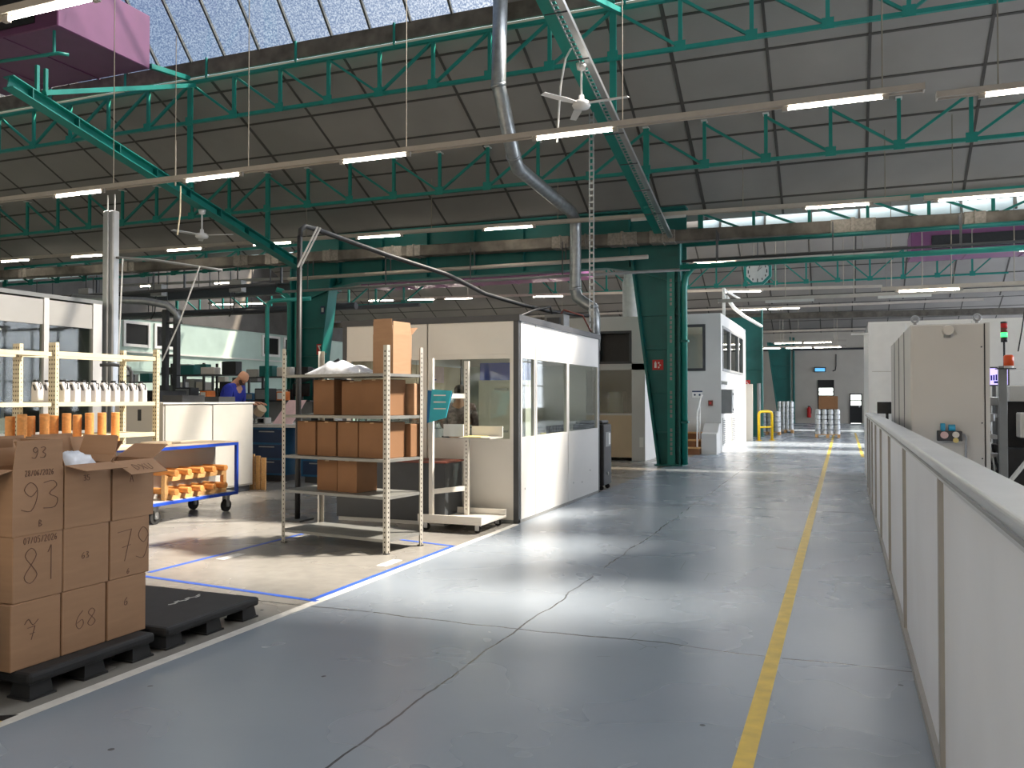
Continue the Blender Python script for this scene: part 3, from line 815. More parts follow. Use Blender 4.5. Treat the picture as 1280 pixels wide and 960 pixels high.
# ------------------------------------------------------------------ clock
ck = thing('wall_clock', 'octagonal teal-framed clock hanging over the aisle beside the column', 'clock', (-2.32, 25.3, 4.85))
cx, cy, cz, R_ = -2.32, 25.3, 5.27, .42
oct_ = lambda r, y: [(cx + r * math.cos(PI / 8 + k * PI / 4), y, cz + r * math.sin(PI / 8 + k * PI / 4)) for k in range(8)]
MB().prism(oct_(R_, cy), (0, .14, 0)).build('case', 'teal', ck)
MB().prism(oct_(R_ * .8, cy - .012), (0, .012, 0)).build('dial', 'ltgrey', ck)
nm = MB()
for k in range(12):
    a = k * PI / 6; c0 = (cx + R_ * .62 * math.sin(a), cy - .016, cz + R_ * .62 * math.cos(a)); l = .03 if k % 3 else .05
    nm.box(c0[0] - .014, c0[0] + .014, cy - .018, cy - .012, c0[2] - l, c0[2] + l)
nm.build('hour_mark', 'black', ck)
MB().bar((cx, cy - .022, cz), (cx + .13, cy - .022, cz + .12), .03, .006).build('hour_hand', 'black', ck)
MB().bar((cx, cy - .026, cz), (cx + .1, cy - .026, cz + .24), .022, .006).build('minute_hand', 'black', ck)
MB().tube((cx, cy + .07, cz + R_ * .9), (cx, cy + .07, 6.9), .015, n=6).build('hanger', 'dgrey', ck)

# dark clutter in the valley at the left: beams, junction boxes and drops
cbm = thing('crane_beam', 'dark crane beam crossing under the second roof left of the teal column', 'beam', (-20, 22.6, 4.9))
MB().box(-27, -14.8, 22.45, 22.75, 4.95, 4.98).box(-27, -14.8, 22.59, 22.61, 4.98, 5.27).box(-27, -14.8, 22.45, 22.75, 5.27, 5.3).build('beam', 'dgrey', cbm)
for x in (-25, -21, -17): B(x - .03, x + .03, 22.57, 22.63, 5.3, 7.6).build('suspension_rod', 'dgrey', cbm)
for i, (x, y, z, lb) in enumerate(((-16.6, 20.0, 4.7, 'grey junction box hanging under the gutter, nearest the teal column'), (-19.6, 20.0, 4.72, 'grey junction box hanging under the gutter, in the middle of the left span'), (-22.6, 20.0, 4.74, 'grey junction box hanging under the gutter, above the left cabin'))):
    j = thing('junction_box', lb, 'box', (x, y, z))
    B(x - .22, x + .22, y - .12, y + .12, z, z + .35).build('housing', 'mgrey', j, bevel=.01); MB().tube((x, y, z + .35), (x, y, 5.6), .02, n=8).build('hanger', 'dgrey', j); MB().path([(x - .1, y, z), (x - .15, y, z - .5), (x - .3, y, z - .7)], .02, 6).build('cable', 'black', j)
for i, (y, z, x0, x1, r_, lb) in enumerate(((21.6, 4.35, -27, -15, .07, 'dark service pipe low under the gutter at the far left'), (23.6, 4.6, -27, -14.8, .12, 'fat dark air pipe behind the crane beam'), (26.5, 4.9, -27.5, -14, .08, 'dark service pipe farther back above the left workstations'))):
    p = thing('service_pipe', lb, 'pipe', ((x0 + x1) / 2, y, z)); MB().tube((x0, y, z), (x1, y, z), r_, n=10).build('pipe', 'dgrey', p, smooth=True)
    for k in range(5):
        x = x0 + 1 + k * 2.6; B(x - .015, x + .015, y - .01, y + .01, z + r_, roof_z(y)).build('pipe_hanger', 'dgrey', p)
for (x0, n, w) in ((-26.9, 10, 'at the far left'), ):
    lattice(28.5, 5.2, 6.2, x0, n, 1.24, 'dark teal lattice under the second roof ' + w)

# ================================================================== cartons
GL = {
 '0': [[(.5, 1), (.2, .8), (.1, .5), (.2, .15), (.5, 0), (.8, .2), (.9, .5), (.8, .85), (.5, 1)]],
 '1': [[(.35, .8), (.55, 1), (.55, 0)]],
 '2': [[(.1, .8), (.3, 1), (.7, .95), (.8, .7), (.1, 0), (.9, .05)]],
 '3': [[(.1, .95), (.6, 1), (.8, .8), (.4, .55), (.85, .35), (.7, .05), (.1, .05)]],
 '4': [[(.6, 1), (.1, .4), (.9, .4)], [(.65, .7), (.65, 0)]],
 '5': [[(.85, 1), (.2, 1), (.2, .6), (.7, .6), (.85, .3), (.6, 0), (.1, .05)]],
 '6': [[(.75, 1), (.3, .7), (.1, .3), (.4, 0), (.8, .2), (.7, .5), (.2, .35)]],
 '7': [[(0, .95), (.9, 1), (.45, 0)], [(.3, .45), (.85, .5)]],
 '8': [[(.5, .52), (.15, .8), (.5, 1), (.8, .8), (.5, .52), (.1, .2), (.45, 0), (.85, .22), (.5, .52)]],
 '9': [[(.8, .7), (.5, .5), (.15, .75), (.45, 1), (.8, .8), (.8, .4), (.5, 0), (.0, .08)]],
 '/': [[(.2, 0), (.8, 1)]],
 'B': [[(.1, 0), (.15, 1), (.7, .8), (.2, .5), (.85, .25), (.1, 0)]],
 'D': [[(.15, 0), (.15, 1), (.8, .7), (.8, .25), (.15, 0)]],
 'U': [[(.1, 1), (.15, .1), (.7, .05), (.85, 1)]],
 'X': [[(.1, 0), (.9, 1)], [(.1, 1), (.9, 0)]],
 'A': [[(.05, 0), (.5, 1), (.95, 0)], [(.2, .4), (.8, .4)]],
 '~': [[(0, .5), (.3, .7), (.6, .4), (1, .6)]],
}
def smooth_stroke(pts, n=3):
    out = []
    for i in range(len(pts) - 1):
        p0 = pts[max(0, i - 1)]; p1 = pts[i]; p2 = pts[i + 1]; p3 = pts[min(len(pts) - 1, i + 2)]
        for k in range(n):
            t = k / n
            out.append(tuple(0.5 * (2 * p1[j] + (p2[j] - p0[j]) * t + (2 * p0[j] - 5 * p1[j] + 4 * p2[j] - p3[j]) * t * t + (3 * p1[j] - p0[j] - 3 * p2[j] + p3[j]) * t ** 3) for j in range(2)))
    return out + [pts[-1]]
def write(parent, text, o, u, v, size, pitch=.8, aspect=.7, lw=.0032, name='handwriting', m='ink'):
    """handwritten strokes: o = lower left corner, u along the line, v up"""
    o = Vector(o); u = Vector(u); v = Vector(v); nrm = u.cross(v).normalized() * .0012
    mb = MB(); x = 0
    for ch in text:
        for st in GL.get(ch, []):
            st = smooth_stroke(st) if ch not in '/1X47' else st
            pts = [o + u * ((x + px * aspect) * size) + v * (py * size) + nrm for px, py in st]
            for a, b in zip(pts, pts[1:]):
                mb.bar(a, b, lw, .0016, up=nrm)
        x += pitch
    return mb.build(name, m, parent)

def carton(loc, size, label, rot=0.0, flaps=None, group=None, mats=('card', 'cardin'), tape=True, flap_len=None):
    """a cardboard box from its lower corner loc; flaps: {side: degrees from upright} when open"""
    x, y, z = loc; w, d, h = size
    c = thing('cardboard_box', label, 'box', loc, group)
    t = .005
    if flaps is None:
        B(x, x + w, y, y + d, z, z + h).build('box_body', mats[0], c, bevel=.004)
        if tape: MB().box(x + w * .5 - .025, x + w * .5 + .025, y - .001, y + d + .001, z + h - .012, z + h + .0012).build('tape_strip', 'tape', c)
    else:
        m = MB().box(x, x + w, y, y + t, z, z + h).box(x, x + w, y + d - t, y + d, z, z + h).box(x, x + t, y + t, y + d - t, z, z + h).box(x + w - t, x + w, y + t, y + d - t, z, z + h)
        m.use(1); m.box(x + t, x + w - t, y + t, y + d - t, z, z + h * .55)
        m.build('box_body', list(mats), c)
        for side, ang in flaps.items():
            a = math.radians(ang); L = flap_len or min(w, d) / 2
            L = flap_len or (w / 2 if 'x' in side else d / 2)
            out = {'+x': Vector((1, 0, 0)), '-x': Vector((-1, 0, 0)), '+y': Vector((0, 1, 0)), '-y': Vector((0, -1, 0))}[side]
            al = Vector((-out.y, out.x, 0))
            mid = Vector((x + w / 2, y + d / 2, z + h)) + Vector((out.x * (w / 2 - .003), out.y * (d / 2 - .003), 0))
            half = (d if 'x' in side else w) / 2 - .003
            dr = out * math.sin(a) + Vector((0, 0, 1)) * math.cos(a)
            nn = dr.cross(al).normalized() * .004
            sh = .012
            q = [mid - al * half, mid + al * half, mid + al * (half - sh) + dr * L, mid - al * (half - sh) + dr * L]
            MB().prism([p - nn / 2 for p in q], nn).build('flap', mats[0], c)
    if rot: c.rotation_euler = (0, 0, rot)
    return c
UY, UZ = (0, 1, 0), (0, 0, 1)

# ---- black plastic pallets
def pallet(x1, y0, y1, label, deep=1.2):
    x0 = x1 - deep
    p = thing('plastic_pallet', label, 'pallet', ((x0 + x1) / 2, (y0 + y1) / 2, 0), 'black plastic pallets by the white line')
    B(x0, x1, y0, y1, .082, .145).build('deck', 'blackp', p, bevel=.02, seg=2)
    for x in (x0 + .09, (x0 + x1) / 2, x1 - .09):
        for y in (y0 + .09, (y0 + y1) / 2, y1 - .09):
            m = MB(); a, b = .075, .062
            m.add([(x - a, y - a, 0), (x + a, y - a, 0), (x + a, y + a, 0), (x - a, y + a, 0), (x - b, y - b, .085), (x + b, y - b, .085), (x + b, y + b, .085), (x - b, y + b, .085)],
                  [(0, 3, 2, 1), (4, 5, 6, 7), (0, 1, 5, 4), (1, 2, 6, 5), (2, 3, 7, 6), (3, 0, 4, 7)])
            m.box(x - a - .008, x + a + .008, y - a - .008, y + a + .008, 0, .012)
            m.build('foot', 'blackp', p)
    return p
pallet(-3.985, 3.19, 4.06, 'black plastic pallet under the big stack of numbered cardboard boxes')
p2 = pallet(-3.985, 4.15, 5.06, 'empty black plastic pallet next to the loaded one', 1.25)
m = MB()
for i in range(9):
    y = 4.62 + i * .035
    m.bar((-4.42 + .02 * math.sin(i * 2), y, .1462), (-4.42 + .02 * math.sin(i * 2 + 1), y + .05, .1462), .012, .001)
m.build('scuff_mark', 'ltgrey', p2)

# ---- the stack on the loaded pallet: front column of nine
FX = -4.1
W_, D_, H_ = .31, .31, .355
def fbox(y0, dy, lev, label, flaps=None, z0=.145, x1=FX, w=W_, **k):
    return carton((x1 - w, y0, z0 + lev * (H_ + .002)), (w, dy, H_), label, flaps=flaps, group='numbered cardboard boxes on the pallet', **k)
ex = FX + .0005
b = fbox(3.17, .305, 0, 'bottom cardboard box at the near corner of the pallet stack, with scribble', x1=FX)
write(b, '7', (ex, 3.27, .29), UY, UZ, .07); write(b, '~', (ex, 3.25, .32), UY, UZ, .12)
b = fbox(3.485, .30, 0, 'bottom middle cardboard box of the pallet stack, marked 68')
write(b, '68', (ex, 3.57, .27), UY, UZ, .10)
b = fbox(3.80, .295, 0, 'bottom cardboard box at the far corner of the pallet stack, marked with small 6')
write(b, '6', (ex, 3.92, .33), UY, UZ, .045)
b = fbox(3.18, .305, 1, 'middle row cardboard box marked 81 with a date')
write(b, '81', (ex, 3.235, .595), UY, UZ, .19, pitch=.62, aspect=.55); write(b, '07/05/2026', (ex, 3.24, .81), UY, UZ, .034, pitch=.62, aspect=.5, lw=.0028)
b = fbox(3.49, .315, 1, 'middle cardboard box of the pallet stack, marked with a tiny number')
write(b, '63', (ex, 3.61, .67), UY, UZ, .035, lw=.003)
b = fbox(3.815, .305, 1, 'middle row cardboard box marked 79 in tall figures')
write(b, '79', (ex, 3.87, .60), UY, UZ, .19, pitch=.75, aspect=.62); write(b, '6', (ex, 3.94, .52), UY, UZ, .03, lw=.003)
b = fbox(3.175, .31, 2, 'open cardboard box on top marked 93 with upright front flap', flaps={'+x': 4, '-y': 105, '-x': 20, '+y': -28})
write(b, '93', (ex, 3.225, .985), UY, UZ, .155, pitch=.8, aspect=.75); write(b, '28/06/2026', (ex, 3.245, 1.175), UY, UZ, .03, pitch=.6, aspect=.5, lw=.0028)
write(b, '93', (ex + .006, 3.28, 1.27), (0, 1, 0), (.07, 0, 1), .06, aspect=.7); write(b, 'B', (ex, 3.33, .895), UY, UZ, .035, lw=.003)
b = fbox(3.495, .32, 2, 'open cardboard box on top with flap folded out flat and a plastic bag', flaps={'+x': 100, '-x': 14, '+y': 42, '-y': 18})
write(b, '35', (ex, 3.62, 1.12), UY, UZ, .03, lw=.003)
bg = thing('plastic_bag', 'clear plastic bag bulging out of the open middle box', 'bag', (-4.24, 3.65, 1.06))
m = MB()
rng = random.Random(3)
m.ball((-4.22, 3.64, 1.17), .11, .135, .085, 18, 11)
for i in range(len(m.v)):
    p = m.v[i]; k = 1 + rng.uniform(-.12, .12)
    m.v[i] = (-4.24 + (p[0] + 4.24) * k, 3.64 + (p[1] - 3.64) * k, 1.20 + (p[2] - 1.17) * k)
m.build('bag_body', 'bag', bg, smooth=True)
b = fbox(3.83, .32, 2, 'open cardboard box on top at the far end with drooping lettered flap', flaps={'+x': 119, '+y': 60, '-x': 25, '-y': -20})
a_ = math.radians(119); fd = Vector((math.sin(a_), 0, math.cos(a_)))
write(b, 'DXU', Vector((FX + .002, 3.91, .145 + 3 * H_ + .004)) + fd * .115 + Vector((.004, 0, .003)), UY, -fd, .06, pitch=.85)
write(b, 'A', (ex, 3.96, 1.08), UY, UZ, .04, lw=.003)
# second column behind: tall cartons, only their open tops show
for i, (y0, lab, fl, t_) in enumerate(((3.12, 'tall open cardboard box behind the box marked 93, with a number on its flap', {'+x': 6, '-x': 10, '+y': -20}, '86'),
                                       (3.47, 'tall open cardboard box behind the box holding the plastic bag', {'-x': 8, '+x': -10, '-y': -40}, '93'),
                                       (3.82, 'tall open cardboard box behind the far end box of the stack', {'-x': 5, '+y': 25, '-y': 20}, ''))):
    b = carton((-4.78, y0, .145), (.33, .33, 1.08), lab, flaps=fl, flap_len=.14)
    if t_: write(b, t_, (-4.78 + .33 + .02, y0 + .1, 1.255), UY, (.1, 0, 1), .07)

# ================================================================== perforated shelf unit
def rot2(loc, rz, u, v, z=0):
    c, s = math.cos(rz), math.sin(rz)
    return (loc[0] + c * u - s * v, loc[1] + s * u + c * v, z)
SL = (-5.79, 7.72, 0); SR = math.radians(-8.5); SW, SD, SH = 1.47, .62, 2.14
sh = thing('shelf_unit', 'grey perforated steel shelf unit holding cardboard boxes inside the blue tape', 'shelf', SL)
X0, Y0 = SL[0], SL[1]
def angle_post(parent, x, y, sx, sy, h, w=.05, m1='shelf', z0=0, pitch=.05):
    """L-profile upright with punched holes; sx/sy point inward"""
    m = MB()
    m.box(min(x, x + sx * w), max(x, x + sx * w), min(y, y + sy * .003), max(y, y + sy * .003), z0, h)
    m.box(min(x, x + sx * .003), max(x, x + sx * .003), min(y + sy * .003, y + sy * w), max(y + sy * .003, y + sy * w), z0, h)
    m.use(1)
    n = int((h - z0) / pitch)
    for i in range(n):
        z = z0 + .025 + i * pitch
        a = x + sx * w * .55
        m.box(a - .007, a + .007, y - sy * .0008 - .0004, y - sy * .0008 + .0004, z - .009, z + .009)
        b_ = y + sy * w * .55
        m.box(x - sx * .0008 - .0004, x - sx * .0008 + .0004, b_ - .007, b_ + .007, z - .009, z + .009)
    m.build('upright', [m1, 'hole'], parent)
for (x, y, sx, sy) in ((X0, Y0, 1, 1), (X0 + SW, Y0, -1, 1), (X0, Y0 + SD, 1, -1), (X0 + SW, Y0 + SD, -1, -1)):
    angle_post(sh, x, y, sx, sy, SH)
    B(x - .006 if sx > 0 else x - .044, x + .044 if sx > 0 else x + .006, y - .006 if sy > 0 else y - .044, y + .044 if sy > 0 else y + .006, 0, .012).build('foot', 'black', sh)
LEV = [.15, .585, .965, 1.41, 1.85]
for z in LEV:
    m = MB().box(X0 + .004, X0 + SW - .004, Y0 + .004, Y0 + SD - .004, z - .006, z)
    m.box(X0 + .004, X0 + SW - .004, Y0 + .004, Y0 + .008, z - .03, z - .006).box(X0 + .004, X0 + SW - .004, Y0 + SD - .008, Y0 + SD - .004, z - .03, z - .006)
    m.box(X0 + .004, X0 + .008, Y0 + .008, Y0 + SD - .008, z - .03, z - .006).box(X0 + SW - .008, X0 + SW - .004, Y0 + .008, Y0 + SD - .008, z - .03, z - .006)
    m.build('shelf_plate', 'shelfd', sh)
sh.rotation_euler = (0, 0, SR)
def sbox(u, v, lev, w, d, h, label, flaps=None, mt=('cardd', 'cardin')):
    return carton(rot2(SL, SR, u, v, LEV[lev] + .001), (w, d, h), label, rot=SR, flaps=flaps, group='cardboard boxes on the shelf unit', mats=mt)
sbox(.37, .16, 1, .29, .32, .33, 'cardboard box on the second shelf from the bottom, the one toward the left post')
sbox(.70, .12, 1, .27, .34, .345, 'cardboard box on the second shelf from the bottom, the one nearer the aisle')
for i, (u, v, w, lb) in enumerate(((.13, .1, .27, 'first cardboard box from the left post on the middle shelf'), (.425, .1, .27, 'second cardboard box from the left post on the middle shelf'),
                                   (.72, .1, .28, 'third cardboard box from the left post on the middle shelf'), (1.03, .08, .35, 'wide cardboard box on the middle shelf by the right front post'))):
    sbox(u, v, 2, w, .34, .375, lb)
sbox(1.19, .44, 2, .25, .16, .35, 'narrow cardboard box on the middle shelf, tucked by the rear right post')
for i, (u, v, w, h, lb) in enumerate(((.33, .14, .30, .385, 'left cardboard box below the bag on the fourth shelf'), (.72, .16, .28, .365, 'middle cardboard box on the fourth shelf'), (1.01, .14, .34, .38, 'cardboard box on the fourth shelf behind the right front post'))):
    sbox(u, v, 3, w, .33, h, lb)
sbox(1.14, .5, 3, .3, .11, .34, 'shallow cardboard box at the back of the fourth shelf', mt=('card', 'cardin'))
sbox(1.12, .2, 4, .27, .32, .42, 'tall cardboard box standing open on top of the shelf unit', flaps={'+y': 55, '+x': -4, '-x': 4, '-y': 3}, mt=('card', 'cardin'))
pb = thing('plastic_bag', 'crumpled white plastic bag lying on the top shelf', 'bag', rot2(SL, SR, .62, .28, 1.851))
c = wloc(pb); m = MB(); n, k_ = 26, 12
rng = random.Random(5)
for j in range(k_):
    for i in range(n):
        s = i / (n - 1); t = j / (k_ - 1)
        hh = .15 * max(0, math.sin(PI * min(1, s * 1.02))) ** .6 * math.sin(PI * t) ** .6 * (1.25 - .75 * s) + .012
        hh += .018 * math.sin(23 * s + 5 * t) * math.sin(PI * t) * math.sin(PI * s)
        hh = max(hh, .004)
        m.v.append((c.x - .36 + .8 * s + .02 * math.sin(9 * t), c.y - .2 + .4 * t + .02 * math.sin(11 * s), c.z + hh))
for j in range(k_ - 1):
    for i in range(n - 1):
        a = j * n + i; m.f.append([a, a + 1, a + n + 1, a + n]); m.mi.append(0)
o_ = len(m.v)
m.v += [(p[0], p[1], c.z + .001) for p in m.v[:o_]]
for j in range(k_ - 1):
    for i in range(n - 1):
        a = o_ + j * n + i; m.f.append([a + n, a + n + 1, a + 1, a]); m.mi.append(0)
edge = [i for i in range(n)] + [j * n + n - 1 for j in range(1, k_)] + [(k_ - 1) * n + i for i in range(n - 2, -1, -1)] + [j * n for j in range(k_ - 2, 0, -1)]
for a, b_ in zip(edge, edge[1:] + edge[:1]):
    m.f.append([a, a + o_, b_ + o_, b_]); m.mi.append(0)
m.build('bag_sheet', 'bag', pb, smooth=True)
pb.rotation_euler = (0, 0, SR)

# ================================================================== beige rack with white jugs, wooden pegs
rk = thing('beige_rack', 'cream perforated rack with white jugs, behind the numbered boxes', 'rack', (-9.38, 8.4, 0))
def perf_post(x, y, w, d, h):
    m = MB().box(x - w / 2, x + w / 2, y - d / 2, y + d / 2, 0, h); m.use(1)
    cols = 3 if w > .08 else 2
    n = int(h / .055)
    for i in range(n):
        z = .03 + i * .055
        for k in range(cols):
            xx = x - w / 2 + w * (k + .5) / cols
            m.box(xx - .007, xx + .007, y - d / 2 - .0012, y - d / 2 - .0002, z - .011, z + .011)
        for k in range(1):
            yy = y
            m.box(x + w / 2 + .0002, x + w / 2 + .0012, yy - .005, yy + .005, z - .009, z + .009)
    m.build('upright', ['beige', 'hole'], rk)
RX0, RX1, RY0_, RY1_ = -9.69, -9.07, 7.56, 9.22
for (x, y, w) in ((RX0, RY0_, .12), (RX1, RY0_, .12), (RX0, RY1_, .075), (RX1, RY1_, .075)):
    perf_post(x, y, w, .05, 2.28)
for z in (2.12, 1.49, 1.06, .5, .12):
    for x in (RX0, RX1):
        B(x - .02, x + .02, RY0_ + .025, RY1_ - .025, z, z + .055).build('beam', 'beige', rk)
    for y in (RY0_, RY1_):
        B(RX0 + .05, RX1 - .05, y - .015, y + .015, z, z + .04).build('cross_bar', 'beige', rk)
    if z < 2: B(RX0 + .025, RX1 - .025, RY0_ + .035, RY1_ - .035, z + .04, z + .05).build('shelf_plate', 'beige', rk)
for x in (RX1, RX0):
    for z in (2.11, 1.49):
        B(x - .02, x + .02, 6.1, RY0_ - .03, z, z + .05).build('beam', 'beige', rk)
for (x, y) in ((RX1, 6.1), (RX0, 6.1)):
    B(x - .03, x + .03, y - .02, y + .02, 0, 2.25).build('upright', 'beige', rk)
def jug(x, y, z, label):
    j = thing('white_jug', label, 'jug', (x, y, z), 'white jugs on the cream rack')
    w, d, h = .12, .09, .17
    MB().prism([(x - w / 2, y, z), (x + w / 2, y, z), (x + w / 2, y, z + h), (x + .015, y, z + h + .085), (x - .045, y, z + h + .085), (x - w / 2, y, z + h)], (0, d, 0)).build('jug_body', 'jug', j, bevel=.008)
    MB().prism([(x - .035, y - .002, z + h + .055), (x + .005, y - .002, z + h + .055), (x + .035, y - .002, z + h - .02), (x + .0, y - .002, z + h - .02)], (0, .003, 0)).build('grip_patch', 'dgrey', j)
    B(x + w / 2 - .001, x + w / 2 + .001, y + .012, y + d - .012, z + .03, z + .11).build('label_patch', 'paper', j)
    MB().box(x - .045, x + .0, y + .02, y + .065, z + h + .085, z + h + .115).build('cap', 'black', j)
    MB().path([(x + .015, y + d / 2, z + h + .08), (x + .055, y + d / 2, z + h + .07), (x + .07, y + d / 2, z + h)], .008, 6).build('handle', 'black', j)
    return j
j0 = jug(-9.16, 7.74, 1.541, 'white jug nearest the wide upright, front row of the cream rack')
ORD = ['second', 'third', 'fourth', 'fifth', 'sixth', 'seventh', 'eighth', 'ninth']
for i in range(8):
    dup(j0, (-9.16, 7.74 + .158 * (i + 1), 1.541), 'white jug, %s from the wide near upright in the front row of the cream rack' % ORD[i])
for i in range(5):
    dup(j0, (-9.55, 7.68 + .16 * i, 1.541), 'white jug, %s from the near end in the rear row of the cream rack' % (['first'] + ORD)[i])
# peg trolley
pt = thing('peg_trolley', 'pale trolley table behind the numbered boxes, standing full of wooden pegs', 'trolley', (-7.12, 6.15, 0))
B(-7.40, -6.86, 5.3, 6.84, 1.06, 1.10).build('table_top', 'ply', pt, bevel=.004)
for x in (-7.36, -6.9):
    for y in (5.34, 6.78):
        B(x - .02, x + .02, y - .02, y + .02, .12, 1.06).build('leg', 'blue', pt)
        MB().tube((x - .015, y, .06), (x + .015, y, .06), .06, n=16).build('wheel', 'rubber', pt, smooth=True)
PEGX = [14, 30, 41, 59, 71, 87, 100, 115, 130, 146]
for i, px in enumerate(PEGX):
    rat = -1.299 + (px - 14) * (.233 / 132)
    tall = (i % 2 == 1 or i > 6)
    X = -7.24 + (.1 if tall else 0.0); Yp = X / rat
    o = MB().tube((X, Yp, 1.101), (X, Yp, 1.425 + (.02 if tall else 0)), .042, n=18).build('wooden_peg', 'wood', bevel=.004)
    tag(o, ['first', 'second', 'third', 'fourth', 'fifth', 'sixth', 'seventh', 'eighth', 'ninth', 'last'][i] + ' turned wooden peg from the picture edge, standing on the pale trolley', 'peg', 'wooden pegs standing on the trolley')

# ================================================================== blue cart with wooden rollers
ca = thing('blue_cart', 'blue-framed wheeled cart with plywood top holding wooden rollers', 'cart', (-8.4, 8.83, 0))
x0, x1, y0, y1 = -8.8, -8.0, 7.8, 9.68
m = MB().box(x0, x1, y0, y1, .235, .275); m.build('deck_frame', 'blue', ca, bevel=.004)
B(x0 + .03, x1 - .03, y0 + .03, y1 - .03, .275, .285).build('deck_board', 'blank', ca)
for x in (x0 + .02, x1 - .02):
    for y in (y0 + .02, y1 - .02):
        B(x - .02, x + .02, y - .02, y + .02, .275, .93).build('post', 'blue', ca)
m = MB().box(x0, x1, y0, y0 + .04, .93, .97).box(x0, x1, y1 - .04, y1, .93, .97).box(x0, x0 + .04, y0 + .04, y1 - .04, .93, .97).box(x1 - .04, x1, y0 + .04, y1 - .04, .93, .97)
m.build('top_frame', 'blue', ca)
B(x0, x1, y0, y1, .97, .985).build('top_board', 'ply', ca)
B(x0 + .42, x0 + .435, y0 + .05, y1 - .05, .286, .92).build('divider_panel', 'blank', ca)
for (x, y) in ((x0 + .12, y0 + .42), (x1 - .1, y0 + .42), (x0 + .12, y1 - .14), (x1 - .1, y1 - .14)):
    k_ = MB().tube((x - .022, y, .085), (x + .022, y, .085), .085, n=22).build('caster', 'rubber', ca, smooth=True)
    MB().box(x - .04, x - .026, y - .03, y + .03, .07, .235).box(x + .026, x + .04, y - .03, y + .03, .07, .235).box(x - .05, x + .05, y - .05, y + .05, .22, .235).tube((x - .045, y, .085), (x + .045, y, .085), .02, n=10).build('caster_fork', 'steel', k_)
for z in (.56, .32):
    m = MB(); pr = []
    n = 5; ya, yb = 8.35, 9.5
    pts = [(0, ya, z - .03), (0, yb, z - .03)]
    top = []
    for i in range(n):
        yc = ya + (yb - ya) * (i + .5) / n
        top += [(yc - .11, z + .05), (yc - .04, z + .025), (yc + .04, z + .025), (yc + .11, z + .05)]
    poly = [(-8.12, ya, z - .035)] + [(-8.12, a, b_) for a, b_ in top] + [(-8.12, yb, z - .035)]
    s_ = MB().prism(poly, (.06, 0, 0)).build('saddle_board', 'woodp', ca)
    if z > .5:
        for yy in (ya + .03, yb - .03):
            MB().box(-8.12, -8.06, yy - .03, yy + .03, .286, z - .036).build('saddle_leg', 'woodp', ca)
    for i in range(n):
        yc = ya + (yb - ya) * (i + .5) / n
        o = MB().tube((-8.36, yc, z + .068), (-7.97, yc, z + .068), .042, n=18).build('wooden_roller', 'wood', bevel=.004)
        tag(o, '%s wooden roller from the near end in the %s row of the blue cart' % (['first', 'second', 'third', 'fourth', 'fifth'][i], 'upper' if z > .5 else 'lower'), 'roller', 'wooden rollers in the blue cart')
for i, (x, y, z, rx, ry, a, lb) in enumerate(((-8.3, 8.35, .987, .2, .3, 0, 'largest flat wooden slab lying on the cart top'), (-8.45, 8.75, .987, .16, .24, .3, 'flat wooden slab further back on the cart top'),
                                              (-8.3, 8.45, 1.008, .16, .22, .5, 'upper flat wooden slab lying across two others on the cart top'))):
    o = MB().add([(x + rx * math.cos(t * PI / 12), y + ry * math.sin(t * PI / 12), z) for t in range(24)] + [(x + rx * math.cos(t * PI / 12), y + ry * math.sin(t * PI / 12), z + .02) for t in range(24)],
                 [tuple(range(23, -1, -1)), tuple(range(24, 48))] + [(k, (k + 1) % 24, 24 + (k + 1) % 24, 24 + k) for k in range(24)]).build('wooden_slab', 'ply', bevel=.003)
    tag(o, lb, 'slab', 'flat slabs on the cart')

# ================================================================== grey cabinets behind the cart
cb = thing('grey_cabinet', 'low pale grey twin-panel cabinet behind the blue cart', 'cabinet', (-9.97, 10.83, 0))
B(-10.46, -9.5, 9.8, 11.86, .1, 1.5).build('carcass', 'greyc', cb, bevel=.006)
B(-10.42, -9.54, 9.84, 11.82, 0, .1).build('plinth', 'dgrey', cb)
for (ya, yb) in ((9.83, 10.78), (10.86, 11.84)):
    d = B(-9.5, -9.485, ya, yb, .13, 1.48).build('door_panel', 'blank', cb, bevel=.003)
B(-9.99, -9.93, 9.79, 9.80, 1.25, 1.42).build('grip_slot', 'black', cb)
B(-10.48, -9.48, 9.78, 11.88, 1.5, 1.525).build('top', 'ltgrey', cb)
def small_bin(x, y, z, w, d, h, m_, name, label, cat):
    t_ = thing(name, label, cat, (x, y, z))
    mm = MB().box(x - w / 2, x + w / 2, y - d / 2, y - d / 2 + .008, z, z + h).box(x - w / 2, x + w / 2, y + d / 2 - .008, y + d / 2, z, z + h).box(x - w / 2, x - w / 2 + .008, y - d / 2 + .008, y + d / 2 - .008, z, z + h).box(x + w / 2 - .008, x + w / 2, y - d / 2 + .008, y + d / 2 - .008, z, z + h).box(x - w / 2 + .008, x + w / 2 - .008, y - d / 2 + .008, y + d / 2 - .008, z, z + .01)
    mm.build('tray', m_, t_)
    MB().box(x - w / 2 + .012, x + w / 2 - .012, y - d / 2 + .012, y + d / 2 - .012, z + .011, z + h * .7).build('contents', 'dgrey', t_)
    return t_
small_bin(-9.85, 10.6, 1.526, .4, .5, .11, 'black', 'parts_tray', 'black parts tray on the first panel of the grey cabinet', 'tray')
small_bin(-9.8, 11.35, 1.526, .35, .4, .09, 'black', 'parts_tray', 'smaller black parts tray in front of the man in blue', 'tray')
pl = thing('timber_planks', 'short upright planks standing at the end of the grey cabinet', 'planks', (-9.4, 11.97, 0))
for i in range(3): B(-9.62 + i * .11, -9.53 + i * .11, 11.93 + .012 * i, 11.965 + .012 * i, 0, .62 - .03 * i).build('plank', 'woodp', pl, bevel=.003)

